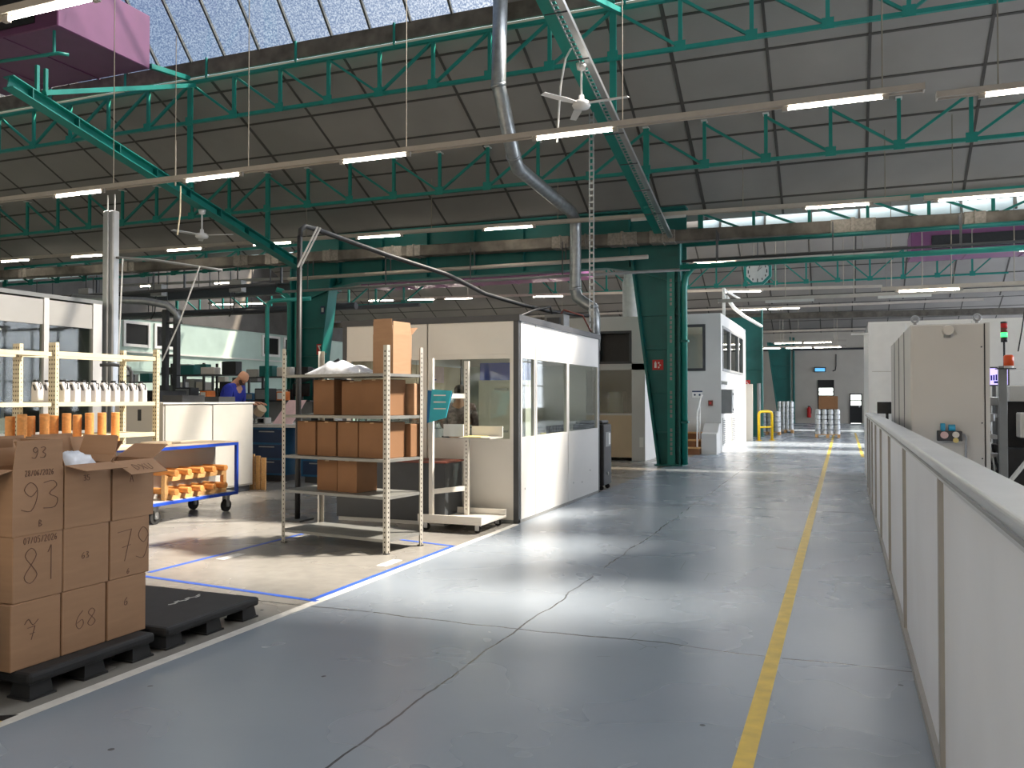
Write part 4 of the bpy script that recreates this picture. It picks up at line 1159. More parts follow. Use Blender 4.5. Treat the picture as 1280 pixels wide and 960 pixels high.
# ================================================================== white booth by the aisle
bt = thing('booth', 'white panelled booth with windows beside the aisle', 'booth', (-5.15, 11.86, 0))
bx0, bx1, by0, by1 = -6.46, -3.85, 9.97, 13.77
def panel(n, m_, *a): return B(*a).build(n, m_, bt, bevel=.002)
YS = [(10.06, 10.60), (10.62, 12.02), (12.04, 13.70)]
for (a, b_) in YS:
    panel('lower_panel', 'white', bx1 - .05, bx1, a, b_, .04, 1.07)
    panel('upper_panel', 'white', bx1 - .05, bx1, a, b_, 2.13, 2.58)
    f = panel('window_frame', 'white', bx1 - .05, bx1, a, a + .045, 1.07, 2.13)
    m = MB().box(bx1 - .05, bx1, b_ - .045, b_, 1.07, 2.13).box(bx1 - .05, bx1, a + .045, b_ - .045, 1.07, 1.09).box(bx1 - .05, bx1, a + .045, b_ - .045, 2.11, 2.13)
    m.build('window_frame', 'white', bt)
    B(bx1 - .03, bx1 - .024, a + .045, b_ - .045, 1.09, 2.11).build('window_pane', 'clear', bt)
    B(bx0, bx0 + .05, a, b_, .04, 1.07).build('lower_panel', 'white', bt); B(bx0, bx0 + .05, a, b_, 2.13, 2.58).build('upper_panel', 'white', bt)
    B(bx0 + .02, bx0 + .026, a + .04, b_ - .04, 1.07, 1.62).build('window_pane', 'clear', bt); B(bx0 + .005, bx0 + .045, a, b_, 1.62, 2.13).build('inner_panel', 'tan', bt)
XS = [(-6.40, -5.16), (-5.14, -3.92)]
for (a, b_) in XS:
    panel('lower_panel', 'cream', a, b_, by0, by0 + .05, .04, 1.05)  # the front side's warmer, dimmer light is put into this panel colour
    panel('upper_panel', 'cream', a, b_, by0, by0 + .05, 2.16, 2.58)
    m = MB().box(a, a + .07, by0, by0 + .05, 1.05, 2.16).box(b_ - .05, b_, by0, by0 + .05, 1.05, 2.16).box(a + .07, b_ - .05, by0, by0 + .05, 1.05, 1.07).box(a + .07, b_ - .05, by0, by0 + .05, 2.1, 2.16)
    m.build('window_frame', 'cream', bt)
    B(a + .07, b_ - .05, by0 + .02, by0 + .026, 1.07, 2.1).build('window_pane', 'clear', bt)
    B(a, b_, by1 - .05, by1, .04, 1.05).build('lower_panel', 'white', bt); B(a, b_, by1 - .05, by1, 2.16, 2.58).build('upper_panel', 'white', bt)
    B(a + .05, b_ - .05, by1 - .03, by1 - .024, 1.07, 2.14).build('window_pane', 'clear', bt)
for (x, y) in ((bx1 - .07, by0 - .005), (bx0 - .005, by0 - .005), (bx1 - .07, by1 - .065), (bx0, by1 - .065)):
    B(x, x + .07 if x > -5 else x + .06, y, y + .07, 0, 2.58).build('corner_post', 'dgrey', bt)
B(bx0, bx1, by0, by1, 0, .04).build('base_rail', 'mgrey', bt)
B(bx0 - .02, bx1 + .02, by0 - .02, by1 + .02, 2.58, 2.66).build('roof', 'dgrey', bt)
bp_ = MB()
for (y, z) in ((10.2, .42), (12.3, .3), (12.75, .27), (13.2, .42), (10.75, .2)):
    bp_.tube((bx1 - .001, y, z), (bx1 + .002, y, z), .014, n=10)
bp_.build('screw_cap', 'mgrey', bt)
MB().tube((-4.78, by0 - .004, .52), (-4.78, by0, .52), .07, n=18).build('wall_port', 'concl', bt)
MB().tube((-4.78, by0 - .007, .52), (-4.78, by0 - .003, .52), .045, n=18).build('port_hole', 'hole', bt)
# inside the booth
ib = thing('inner_cabinet', 'tall beige cabinet inside the booth behind the front window', 'cabinet', (-4.4, 10.9, .04))
B(-4.75, -4.05, 10.75, 11.2, .041, 1.84).build('carcass', 'cream', ib, bevel=.004)
for z in (.1, .7, 1.28):
    B(-4.72, -4.08, 10.735, 10.75, z, z + .52).build('drawer', 'cream', ib)
    B(-4.5, -4.3, 10.72, 10.735, z + .42, z + .45).build('handle', 'steel', ib)
small_bin(-4.4, 10.95, 1.842, .66, .4, .24, 'blue', 'blue_crate', 'bright blue crate on the tall cabinet inside the booth', 'crate')
tb = thing('inner_table', 'white table along the aisle windows inside the booth', 'table', (-4.35, 12.5, .04))
B(-4.7, -3.95, 11.6, 13.6, 1.0, 1.04).build('table_top', 'blank', tb)
for x in (-4.66, -4.0):
    for y in (11.65, 13.55): B(x - .02, x + .02, y - .02, y + .02, .041, 1.0).build('leg', 'mgrey', tb)
o = MB().prism([(-4.2, 11.75, 1.041), (-4.0, 11.8, 1.041), (-4.0, 12.5, 1.041), (-4.25, 12.45, 1.041)], (0, 0, .035)).build('yellow_papers', 'yellowp', bevel=.01)
tag(o, 'pile of yellow paper on the table inside the booth', 'papers')
o = MB().ball((-4.3, 12.9, 1.07), .2, .3, .03, 12, 7).build('white_cloth', 'paper'); tag(o, 'crumpled white sheet on the table inside the booth', 'sheet')
for i in range(7):
    o = MB().lathe((-3.99, 11.72 + i * .13, .86), [(.03, 0), (.035, .14), (.04, .14)], 10).build('marker_pot', 'black')
    o.location.z = 1.041 + (0 if i != 3 else 0)
    o.location.x = -4.06
    tag(o, '%s black pot from the near end on the booth table' % (['first', 'second', 'third', 'fourth', 'fifth', 'sixth', 'seventh'][i]), 'pot', 'black pots along the booth table')
o = thing('notice_board', 'lilac and white printed notice on the back wall of the booth', 'notice', (-6.38, 12.6, 1.75))
B(-6.405, -6.395, 12.2, 13.0, 1.85, 2.12).build('sheet', 'pink', o); 
m = MB()
for i in range(4): m.box(-6.394, -6.392, 12.27, 12.7 - .05 * i, 1.89 + i * .05, 1.91 + i * .05)
m.build('printed_lines', 'royal', o)
lp = thing('booth_fill_light', 'added flat fill light under the booth ceiling', 'lamp', (-5.2, 11.9, 2.5))  # fill light added to brighten the booth interior
B(-5.6, -4.8, 11.3, 12.6, 2.54, 2.58).build('lamp_case', 'white', lp); B(-5.55, -4.85, 11.35, 12.55, 2.53, 2.54).build('fill_light_panel', 'booth_fill_glow', lp)
# on the booth roof
jb = thing('roof_unit', 'grey connection box with hoses on the far end of the booth roof', 'box', (-4.45, 13.3, 2.66))
B(-4.62, -4.28, 13.15, 13.45, 2.66, 2.98).build('housing', 'mgrey', jb, bevel=.006)
B(-4.56, -4.34, 13.1, 13.15, 2.72, 2.92).build('cover', 'dgrey', jb)
MB().path([(-4.5, 13.2, 2.98), (-4.5, 13.1, 3.1), (-4.6, 12.6, 3.0), (-4.75, 12.0, 2.8), (-4.8, 11.8, 2.68)], .018, 8).build('hose', 'black', jb, smooth=True)
MB().path([(-4.35, 13.2, 2.98), (-4.3, 13.2, 3.05), (-4.0, 13.3, 2.95), (-3.92, 13.5, 2.7)], .014, 8).build('hose', 'dkred', jb, smooth=True)

# ---- charcoal cabinet in front of the booth
cc = thing('charcoal_cabinet', 'low charcoal cabinet with dark red top edge against the booth front', 'cabinet', (-5.4, 9.66, 0))
B(-6.2, -4.62, 9.42, 9.92, .05, .78).build('carcass', 'charcoal', cc, bevel=.004)
B(-6.22, -4.60, 9.40, 9.94, .78, .80).build('top', 'dkred', cc)
B(-6.18, -4.64, 9.44, 9.9, 0, .05).build('plinth', 'ltgrey', cc)
B(-5.42, -5.41, 9.415, 9.42, .08, .76).build('door_gap', 'black', cc)

# ---- white wheeled rack in front of the booth
wr = thing('wheeled_rack', 'cream wheeled rack with perforated uprights in front of the booth', 'rack', (-4.45, 9.36, 0))
xa, xb, ya, yb = -4.79, -3.95, 9.02, 9.80
xb2 = xb
ya2 = 9.0
m = MB().box(xa, xb, ya, yb, .10, .125).box(xa, xb, ya, ya + .02, .125, .2).box(xa, xb, yb - .02, yb, .125, .2)
m.build('deck', 'cream', wr, bevel=.003)
for (x, y) in ((xa + .08, ya + .08), (xb - .08, ya + .08), (xa + .08, yb - .08), (xb - .08, yb - .08)):
    k_ = MB().tube((x, y - .015, .042), (x, y + .015, .042), .042, n=18).build('caster', 'rubber', wr, smooth=True)
    MB().box(x - .025, x + .025, y - .03, y - .018, .03, .1).box(x - .025, x + .025, y + .018, y + .03, .03, .1).build('caster_fork', 'steel', k_)
B(xa + .1, xa + .15, 9.12, 9.17, .125, 2.08).build('upright', 'cream', wr)
def up2(x, y):
    m = MB().box(x - .03, x + .03, y - .02, y + .02, .125, 2.06); m.use(1)
    for i in range(36):
        z = .2 + i * .05
        m.box(x - .006, x + .006, y - .0212, y - .0202, z - .01, z + .01)
    m.build('upright', ['cream', 'hole'], wr)
up2(-4.43, 9.66)
for z in (.46, 1.62):
    MB().bar((xa + .14, 9.15, z), (-4.44, 9.64, z), .02, .06).build('cross_bar', 'cream', wr)
B(-4.63, -4.36, 9.40, 9.42, 1.12, 1.27).build('back_plate', 'ltgrey', wr)
B(-4.38, -3.96, 9.3, 9.72, 1.10, 1.115).build('shelf_plate', 'blank', wr)
B(-4.38, -3.96, 9.70, 9.72, 1.115, 1.24).build('shelf_lip', 'cream', wr)
o = B(-4.34, -4.1, 9.34, 9.58, 1.1155, 1.125).build('paper_sheets', 'yellowp'); tag(o, 'yellow paper sheets on the side shelf of the cream wheeled rack', 'papers')
fo = thing('document_folder', 'turquoise document folder hanging on the cream wheeled rack', 'folder', (-4.8, 9.3, 1.3))
MB().prism([(-4.66, 9.06, 1.30), (-4.42, 9.04, 1.36), (-4.34, 9.03, 1.68), (-4.62, 9.06, 1.70)], (0, .01, 0)).build('front_sheet', 'teali', fo)
MB().prism([(-4.70, 9.085, 1.29), (-4.5, 9.2, 1.36), (-4.42, 9.22, 1.66), (-4.69, 9.085, 1.69)], (0, .008, 0)).build('back_sheet', 'bench', fo)
for z in (1.46, 1.54, 1.62): B(-4.58, -4.42, 9.028, 9.036, z, z + .014).build('fastening_strip', 'paper', fo)

# ---- black appliance beside the booth
bb = thing('black_appliance', 'tall black wheeled appliance standing at the far corner of the booth', 'appliance', (-4.1, 14.3, 0))
B(-4.4, -3.84, 14.0, 14.52, .08, 1.14).build('housing', 'black', bb, bevel=.03, seg=2)
B(-4.36, -3.88, 14.04, 14.48, 1.14, 1.2).build('lid', 'black', bb, bevel=.02)
B(-3.84, -3.833, 14.1, 14.42, .75, 1.0).build('label_sheet', 'mgrey', bb)
B(-3.84, -3.83, 14.3, 14.42, .78, .98).build('paper_tag', 'paper', bb)
for (x, y) in ((-4.34, 14.06), (-3.9, 14.06), (-4.34, 14.46), (-3.9, 14.46)):
    MB().tube((x, y - .02, .04), (x, y + .02, .04), .04, n=14).build('caster', 'rubber', bb, smooth=True)
MB().tube((-3.835, 14.25, .28), (-3.825, 14.25, .28), .03, n=14).build('port', 'ltgrey', bb)

# ================================================================== white annex and office beyond the column
an = thing('annex_cabin', 'white cabin with dark recess and window behind the aisle column', 'cabin', (-6.3, 22.8, 0))
AY = 20.9; ax0, ax1 = -8.2, -4.66
m = MB()
m.box(ax0, -6.2, AY, AY + .1, 0, 3.65)
m.box(-6.2, ax1, AY, AY + .1, 3.3, 3.65).box(-6.2, ax1, AY, AY + .1, 2.3, 2.46).box(-5.0, ax1, AY, AY + .1, 0, 3.3).box(-6.2, -5.0, AY, AY + .1, 1.15, 1.2).box(-6.2, -5.92, AY, AY + .1, 2.46, 3.3)
m.box(ax1 - .1, ax1, AY + .1, 24.8, 0, 3.65).box(ax0, ax0 + .1, AY + .1, 24.8, 0, 3.65).box(ax0, ax1, AY + .1, 24.8, 3.55, 3.65)
m.build('wall', 'offw', an)
B(-6.2, -5.0, AY - .01, AY + .08, .08, 1.15).build('lower_panel', 'tan', an)
B(-6.2, -5.0, AY + .02, AY + .03, 1.2, 2.3).build('window_pane', 'clear', an)
B(-5.92, -5.0, AY + .3, AY + .32, 2.46, 3.3).build('recess_back', 'black', an)
m = MB().box(-5.94, -5.88, AY - .02, AY + .3, 2.46, 3.3).box(-5.06, -5.0, AY - .02, AY + .3, 2.46, 3.3).box(-5.88, -5.06, AY - .02, AY + .3, 3.24, 3.3).box(-5.88, -5.06, AY - .02, AY + .3, 2.46, 2.52)
m.build('recess_frame', 'dgrey', an)
B(-4.8, -4.7, AY - .012, AY, .35, .6).build('notice_sheet', 'paper', an)
B(-6.16, -6.06, AY - .012, AY, 2.92, 3.05).build('fire_label', 'red', an)
MB().box(-5.75, -5.35, AY + .5, AY + .9, 1.0, 1.75).box(-5.7, -5.4, AY + .48, AY + .5, 1.4, 1.7).build('inner_machine', 'mgrey', an)
vs = thing('vent_stack', 'wide white vertical duct on the cabin roof behind the girder', 'duct', (-5.25, 22, 3.65))
MB().lathe((-5.25, 22, 3.65), [(.25, 0), (.25, 1.0), (.22, 1.12), (.2, 1.2)], 22).build('stack', 'stone', vs, smooth=True)
MB().path([(-5.25, 22, 4.7), (-5.25, 22, 5.05), (-5.4, 22, 5.25), (-5.8, 22, 5.35), (-6.4, 22, 5.35)], .22, 16).build('elbow', 'stone', vs, smooth=True)

of = thing('office', 'white two-level office block with windows along the aisle', 'office', (-5.9, 28.2, 0))
ox, oy0, oy1, oz = -3.32, 24.9, 31.5, 4.06
m = MB()
# front wall with the dark framed window, aisle wall with the window band, back and roof
m.box(-8.2, -4.5, oy0, oy0 + .1, 0, oz).box(-3.76, ox - .1, oy0, oy0 + .1, 0, oz).box(-4.5, -3.76, oy0, oy0 + .1, 0, 2.38).box(-4.5, -3.76, oy0, oy0 + .1, 3.75, oz)
m.box(ox - .1, ox, oy0, 25.25, 0, oz).box(ox - .1, ox, 30.6, oy1, 0, oz).box(ox - .1, ox, 25.25, 30.6, 0, 2.38).box(ox - .1, ox, 25.25, 30.6, 3.72, oz)
m.box(-8.2, -8.1, oy0 + .1, oy1, 0, oz).box(-8.1, ox - .1, oy1 - .1, oy1, 0, oz).box(-8.1, ox - .1, oy0 + .1, oy1 - .1, oz - .1, oz)
m.box(-8.1, ox - .1, oy0 + .1, oy1 - .1, 1.2, 1.3)
m.build('wall', 'offw', of)
m = MB().box(-4.5, -4.42, oy0 - .02, oy0 + .06, 2.38, 3.75).box(-3.84, -3.76, oy0 - .02, oy0 + .06, 2.38, 3.75).box(-4.42, -3.84, oy0 - .02, oy0 + .06, 3.67, 3.75).box(-4.42, -3.84, oy0 - .02, oy0 + .06, 2.38, 2.46)
m.build('front_window_frame', 'dgrey', of)
B(-4.42, -3.84, oy0 + .02, oy0 + .026, 2.46, 3.67).build('front_window_pane', 'clear', of)
for (a, b_) in ((25.25, 27.0), (27.0, 29.2), (29.2, 30.6)):
    f = MB().box(ox - .08, ox + .02, a, a + .09, 2.38, 3.72).box(ox - .08, ox + .02, b_ - .09, b_, 2.38, 3.72).box(ox - .08, ox + .02, a + .09, b_ - .09, 3.64, 3.72).box(ox - .08, ox + .02, a + .09, b_ - .09, 2.38, 2.46).build('window_frame', 'mgrey', of)
    B(ox - .04, ox - .034, a + .09, b_ - .09, 2.46, 3.64).build('window_pane', 'clear', f)
for (a, b_) in ((25.15, 25.6), (27.3, 28.1)):
    l = B(ox, ox + .03, a, b_, .2, 1.0).build('louvre_grille', 'ltgrey', of)
    m = MB()
    for i in range(12): m.box(ox + .03, ox + .036, a + .04, b_ - .04, .25 + i * .06, .275 + i * .06)
    m.build('louvre_gap', 'dgrey', l)
m = MB().box(ox, ox + .012, 29.6, 29.95, 1.15, 1.6).build('poster', 'pink', of)
B(-4.15, -3.85, oy0 - .012, oy0, 1.6, 1.8).build('notice_sheet', 'paper', of)
m = MB().box(-4.15, -3.85, oy0 - .016, oy0 - .012, 1.76, 1.8)
for x in (-4.07, -3.93): m.tube((x, oy0 - .012, 1.68), (x, oy0 - .016, 1.68), .03, n=10)
m.build('notice_symbols', 'navy', of)
eb = thing('electric_box', 'grey switch box on the office wall above the louvre', 'box', (-3.2, 25.2, 1.15))
B(-3.32, -3.02, 24.95, 25.45, 1.14, 1.84).build('housing', 'mgrey', eb, bevel=.01)
MB().box(-3.02, -3.01, 25.0, 25.42, 1.17, 1.81).build('door', 'ltgrey', eb)
MB().tube((-3.01, 25.1, 1.7), (-2.99, 25.1, 1.7), .03, n=12).tube((-3.01, 25.1, 1.25), (-2.99, 25.1, 1.25), .03, n=12).build('knob', 'black', eb)
cam = thing('wall_camera', 'small grey wall lamp on the office wall just above the switch box', 'lamp', (-3.25, 25.05, 2.0))
MB().box(-3.32, -3.3, 24.98, 25.1, 1.98, 2.1).tube((-3.3, 25.04, 2.04), (-3.14, 25.0, 2.02), .05, n=12).build('housing', 'ltgrey', cam)
rp = thing('service_post', 'white post with slanting rails on the office roof by the aisle', 'post', (-3.45, 26.6, 4.06))
MB().box(-3.49, -3.41, 26.56, 26.64, 4.06, 5.0).build('post', 'stone', rp)
MB().bar((-3.45, 26.6, 4.95), (-3.0, 27.6, 4.7), .05, .05).build('brace', 'stone', rp)
MB().path([(-3.4, 26.8, 4.75), (-3.3, 28.0, 4.5), (-3.2, 30, 4.42), (-2.9, 33, 4.3)], .06, 8).build('curved_rail', 'stone', rp, smooth=True)
# steps
st = thing('office_steps', 'three brown wooden steps up to the office door', 'steps', (-4.3, 24.3, 0))
for i in range(3):
    B(-4.60, -3.78, 23.78 + i * .36, 24.88, i * .2, i * .2 + .165).build('riser', 'brown', st)
    B(-4.62, -3.76, 23.74 + i * .36, 24.88, i * .2 + .165, i * .2 + .2).build('tread', 'woodp', st)
MB().prism([(-3.75, 24.0, 0), (-3.75, 24.88, 0), (-3.75, 24.88, .85), (-3.75, 24.6, .85), (-3.75, 24.25, .62), (-3.75, 24.0, .58)], (.42, 0, 0)).build('side_wall', 'offw', st)
hr = thing('handrail', 'slim pale handrail beside the brown office steps', 'handrail', (-3.9, 24.2, .2))
MB().path([(-3.86, 23.98, .205), (-3.86, 23.98, 1.1), (-3.86, 24.02, 1.2), (-3.86, 24.75, 1.65), (-3.86, 24.89, 1.66)], .025, 8).build('rail', 'stone', hr, smooth=True)
MB().tube((-3.86, 24.45, .405), (-3.86, 24.45, 1.47), .02, n=8).build('baluster', 'stone', hr)
sb = thing('alarm_button', 'small dark red alarm button box beside the handrail', 'button', (-3.6, 24.88, 1.35))
B(-3.68, -3.55, 24.83, 24.9, 1.36, 1.52).build('housing', 'dkred', sb, bevel=.006)
MB().tube((-3.615, 24.83, 1.44), (-3.615, 24.815, 1.44), .03, n=12).build('push_button', 'red', sb)
bo = thing('tall_board', 'tall beige board standing at the far end of the office wall', 'board', (-3.3, 32.4, 0))
B(-3.6, -3.15, 32.2, 32.28, 0, 2.1).build('sheet', 'cream', bo)
B(-3.5, -3.2, 32.28, 32.7, 0, .05).build('foot', 'mgrey', bo)
pw = thing('bollard_pole', 'slim grey pole standing in front of the second column', 'pole', (-3.05, 33.6, 0))
MB().tube((-3.05, 33.6, 0), (-3.05, 33.6, 2.15), .07, n=12).build('shaft', 'mgrey', pw, smooth=True)
MB().tube((-3.05, 33.6, 0), (-3.05, 33.6, .03), .14, n=14).build('base', 'mgrey', pw)
# yellow guard rail, pallets, doors area
yg = thing('guard_rail', 'yellow steel guard hoop on the aisle floor beyond the office', 'guard rail', (-2.75, 32.6, 0))
MB().path([(-2.95, 32.4, 0), (-2.95, 32.4, .98), (-2.92, 32.42, 1.05), (-2.85, 32.5, 1.08), (-2.62, 32.78, 1.08), (-2.55, 32.86, 1.05), (-2.52, 32.9, .98), (-2.52, 32.9, 0)], .05, 10).build('hoop', 'yel2', yg, smooth=True)
MB().tube((-2.95, 32.4, .5), (-2.52, 32.9, .5), .035, n=8).build('cross_bar', 'yel2', yg)
for (x, y) in ((-2.95, 32.4), (-2.52, 32.9)): MB().tube((x, y, 0), (x, y, .02), .11, n=12).build('foot_plate', 'yel2', yg)

def load(x, y, w, d, layers, lh, label, m_, top=None, nx=4):
    t = thing('loaded_pallet', label, 'pallet load', (x, y, 0))
    p_ = MB()
    for i in range(5): p_.box(x - w / 2, x + w / 2, y - d / 2 + i * d / 5, y - d / 2 + i * d / 5 + d * .15, .11, .135)
    for i in (-1, 0, 1): p_.box(x + i * (w / 2 - .06) - .05, x + i * (w / 2 - .06) + .05, y - d / 2, y + d / 2, 0, .11)
    p_.build('wooden_base', 'woodp', t)
    for k in range(layers):
        z = .136 + k * lh
        m = MB()
        for i in range(nx):
            for j in range(3):
                cx_ = x - w / 2 + w * (i + .5) / nx; cy_ = y - d / 2 + d * (j + .5) / 3
                m.lathe((cx_, cy_, z), [(w / nx * .46, 0), (w / nx * .46, lh * .82), (w / nx * .3, lh * .92), (w / nx * .3, lh * .97)], 10)
        m.build('can_layer', m_, t)
    return t
load(-.62, 36.2, .95, .8, 5, .2, 'pallet of stacked silver cans in the aisle under a brown box', 'wrap')
cbx = carton((-.95, 35.95, 1.141), (.72, .5, .52), 'brown cardboard box on top of the far pallet of silver cans', mats=('cardd', 'cardin'))
load(-3.1, 38.0, 1.1, .8, 4, .22, 'pallet of silver cans left of the yellow guard rail', 'wrap')
load(-2.5, 40.5, .7, .8, 5, .26, 'taller pallet of silver cans behind the yellow guard rail', 'wrap')
fe = thing('fire_extinguisher', 'red fire extinguisher on the back wall left of the doors', 'fire extinguisher', (-2.05, 55.9, .35))
MB().lathe((-2.05, 55.85, .35), [(.1, 0), (.12, .03), (.12, .55), (.06, .65), (.03, .68)], 14).build('cylinder', 'red', fe, smooth=True)
B(-2.1, -2.0, 55.95, 56.0, .5, .8).build('wall_bracket', 'black', fe)
MB().box(-2.12, -1.98, 55.8, 55.88, 1.02, 1.08).build('valve', 'black', fe)
MB().path([(-1.98, 55.82, 1.04), (-1.9, 55.8, .9), (-1.92, 55.8, .6)], .02, 6).build('hose', 'black', fe)
xs = thing('exit_sign', 'small lit blue sign hanging on the back wall above the left door', 'sign', (-1.4, 55.9, 3.2))
B(-1.74, -1.04, 55.86, 55.98, 3.2, 3.5).build('case', 'dgrey', xs)
B(-1.68, -1.1, 55.855, 55.86, 3.24, 3.44).build('lit_panel', 'exit', xs)
cv = thing('cable_drop', 'thin black cable hanging on the back wall between the doors', 'cable', (-.5, 55.9, 3.2))
MB().path([(-.45, 55.98, 4.3), (-.45, 55.93, 3.6), (-.5, 55.9, 3.3), (-.65, 55.9, 3.25)], .03, 6).build('cable', 'black', cv)
dp = thing('drain_pipe', 'thin dark teal downpipe on the back wall left of the doors', 'pipe', (-3.6, 55.9, 0))
MB().tube((-2.95, 55.9, 0), (-2.95, 55.9, 5.4), .07, n=8).build('pipe', 'teald', dp)
wp = thing('wall_pipe', 'dark pipe running along the top of the back wall', 'pipe', (-1, 55.8, 4.6))
MB().tube((-12, 55.85, 4.62), (6, 55.85, 4.62), .06, n=8).build('pipe', 'dgrey', wp)

# ================================================================== barrier wall along the aisle
ba = thing('barrier', 'long white panelled barrier with aluminium cap along the aisle', 'barrier', (.43, 8, 0))
PY_ = [.3, 2.05, 3.97, 6.28, 8.3, 10.2, 11.85, 13.35, 14.6, 15.75]
for a, b_ in zip(PY_, PY_[1:]):
    B(.385, .45, a + .025, b_ - .025, .05, 1.275).build('panel', 'barrier', ba)
for y in PY_:
    B(.365, .46, y - .025, y + .025, 0, 1.275).build('post', 'post', ba, bevel=.003)
B(.36, .47, .3, 15.75, 0, .05).build('base_rail', 'post', ba)
for a, b_ in ((.28, 6.1), (6.105, 15.78)):
    m = MB().prism([(.345, a, 1.275), (.345, a, 1.332), (.353, a, 1.34), (.492, a, 1.34), (.50, a, 1.332), (.50, a, 1.275)], (0, b_ - a, 0))
    m.build('cap_rail', 'alu', ba, bevel=.003)
    MB().box(.338, .345, a, b_, 1.295, 1.305).build('cap_groove', 'mgrey', ba)
mo = thing('monitor', 'small black monitor at the far end of the barrier', 'monitor', (.62, 14.9, 1.2))
B(.5, .8, 14.9, 14.93, 1.34, 1.53).build('screen', 'blank_screen', mo, bevel=.004)
B(.63, .67, 14.93, 14.97, .0, 1.42).build('stand', 'black', mo)
B(.52, .78, 14.85, 15.05, 0, .02).build('foot', 'black', mo)
mo.location.z = 0
for ch in mo.children: ch.location.z = 1.2
rl = thing('radio_antenna', 'slim white sensor bar sticking out from the white enclosure corner', 'bar', (.2, 15.9, 2.7))
MB().box(.12, .42, 15.92, 15.97, 2.70, 2.73).build('bar', 'stone', rl)

# ---- big grey control cabinet
gc = thing('control_cabinet', 'big grey control cabinet behind the barrier with lifting eyes', 'cabinet', (.97, 11.3, 0))
B(.63, 1.31, 9.42, 13.2, .1, 2.34).build('carcass', 'ctrl', gc, bevel=.006)
B(.65, 1.29, 9.44, 13.18, 0, .1).build('plinth', 'dgrey', gc)
d = B(.635, 1.285, 9.395, 9.42, .12, 2.33).build('front_panel', 'ctrl', gc, bevel=.006)
for z in (.5, 1.0, 1.35, 2.1): MB().tube((1.262, 9.395, z), (1.262, 9.39, z), .008, n=8).build('panel_screw', 'dgrey', d)
B(1.287, 1.295, 9.40, 9.42, .12, 2.33).build('shadow_gap', 'black', gc)
B(1.297, 1.335, 9.40, 9.44, .1, 2.34).build('edge_strip', 'ltgrey', gc)
for y in (10.35, 11.3, 12.25): B(.622, .63, y - .012, y + .012, .12, 2.33).build('side_seam', 'mgrey', gc)
for x in (.68, 1.24):
    m = MB()
    for k in range(16):
        a, b_ = k * PI / 8, (k + 1) * PI / 8
        m.tube((x + .032 * math.cos(a), 9.5, 2.40 + .032 * math.sin(a)), (x + .032 * math.cos(b_), 9.5, 2.40 + .032 * math.sin(b_)), .011, n=8)
    m.tube((x, 9.5, 2.34), (x, 9.5, 2.37), .016, n=10)
    m.build('lifting_eye', 'steel', gc, smooth=True)
g_ = MB().lathe((0, 0, 0), [(.055, 0), (.06, .03), (.05, .06), (.03, .07)], 14).build('cable_gland', 'cream', None)
bpy.data.objects.remove(g_)
MB().tube((.97, 9.395, 2.27), (.97, 9.33, 2.27), .055, .045, n=16).build('cable_gland', 'cream', gc, smooth=True)
MB().box(.93, .99, 9.37, 9.395, 2.2, 2.23).build('gland_bracket', 'mgrey', gc)
vb = thing('valve_block', 'pneumatic valve block with blue knobs on the grey control cabinet', 'valve', (.98, 9.35, 1.25))
B(.86, 1.08, 9.31, 9.394, 1.17, 1.27).build('manifold', 'dgrey', vb, bevel=.005)
B(.89, .93, 9.3, 9.38, 1.27, 1.345).build('blue_regulator', 'cyan', vb, bevel=.005)
MB().tube((.96, 9.34, 1.30), (1.02, 9.34, 1.30), .035, n=14).build('blue_filter', 'cyan', vb)
MB().tube((.92, 9.31, 1.23), (.92, 9.285, 1.23), .035, n=18).build('gauge', 'pink', vb)
MB().tube((1.02, 9.31, 1.235), (1.02, 9.27, 1.235), .03, n=14).build('knob', 'cream', vb)
MB().tube((1.02, 9.31, 1.18), (1.02, 9.28, 1.18), .025, n=14).build('brass_fitting', 'yellowp', vb)
MB().path([(1.08, 9.35, 1.24), (1.105, 9.35, 1.24), (1.115, 9.35, 1.2), (1.115, 9.35, 1.0)], .01, 8).build('air_hose', 'steel', vb)

# ---- white enclosure behind
we = thing('white_enclosure', 'tall white machine enclosure behind the grey control cabinet', 'enclosure', (3.5, 17.5, 0))
for i, (a, b_) in enumerate(((.42, 1.0), (1.01, 2.0), (2.01, 3.0), (3.01, 4.0), (4.01, 5.0))):
    B(a, b_, 16.0, 16.06, .05, 2.05).build('lower_panel', 'encl', we, bevel=.003)
    B(a, b_, 16.0, 16.06, 2.06, 2.9).build('upper_panel', 'encl', we, bevel=.003)
B(.40, .46, 15.97, 19.5, 0, 2.92).build('side_panel', 'encl', we)
B(.40, 5.0, 16.06, 19.5, 2.88, 2.93).build('roof', 'encl', we)
B(.46, 5, 16.02, 16.05, 0, .05).build('base_rail', 'mgrey', we)

# ---- machine at the right edge
ms = thing('assembly_machine', 'grey framed assembly machine at the right edge behind the control cabinet', 'machine', (2.1, 12.2, 0))
for (x, y, h, w) in ((1.78, 11.6, 1.98, .09), (1.55, 12.4, 1.85, .07), (1.68, 12.4, 1.85, .05), (2.4, 12.4, 1.5, .08)):
    B(x - w / 2, x + w / 2, y - .04, y + .04, 0, h).build('frame_post', 'mgrey', ms, bevel=.005)
for z in (1.35, 1.08, .7):
    B(1.52, 1.78, 12.0, 12.3, z, z + .05).build('bracket_plate', 'ltgrey', ms)
B(1.5, 1.84, 12.9, 12.95, .1, 1.5).build('back_panel', 'black', ms)
for (x, z, a) in ((1.74, 1.5, .1), (1.70, 1.3, .09), (1.72, .78, .12), (1.58, 1.42, .12), (1.66, 1.18, .1), (1.56, .86, .12), (1.66, .95, .09), (1.6, .6, .1)):
    B(x - a / 2, x + a / 2, 11.95, 12.1, z, z + a * 1.1).build('actuator', 'steel', ms, bevel=.008)
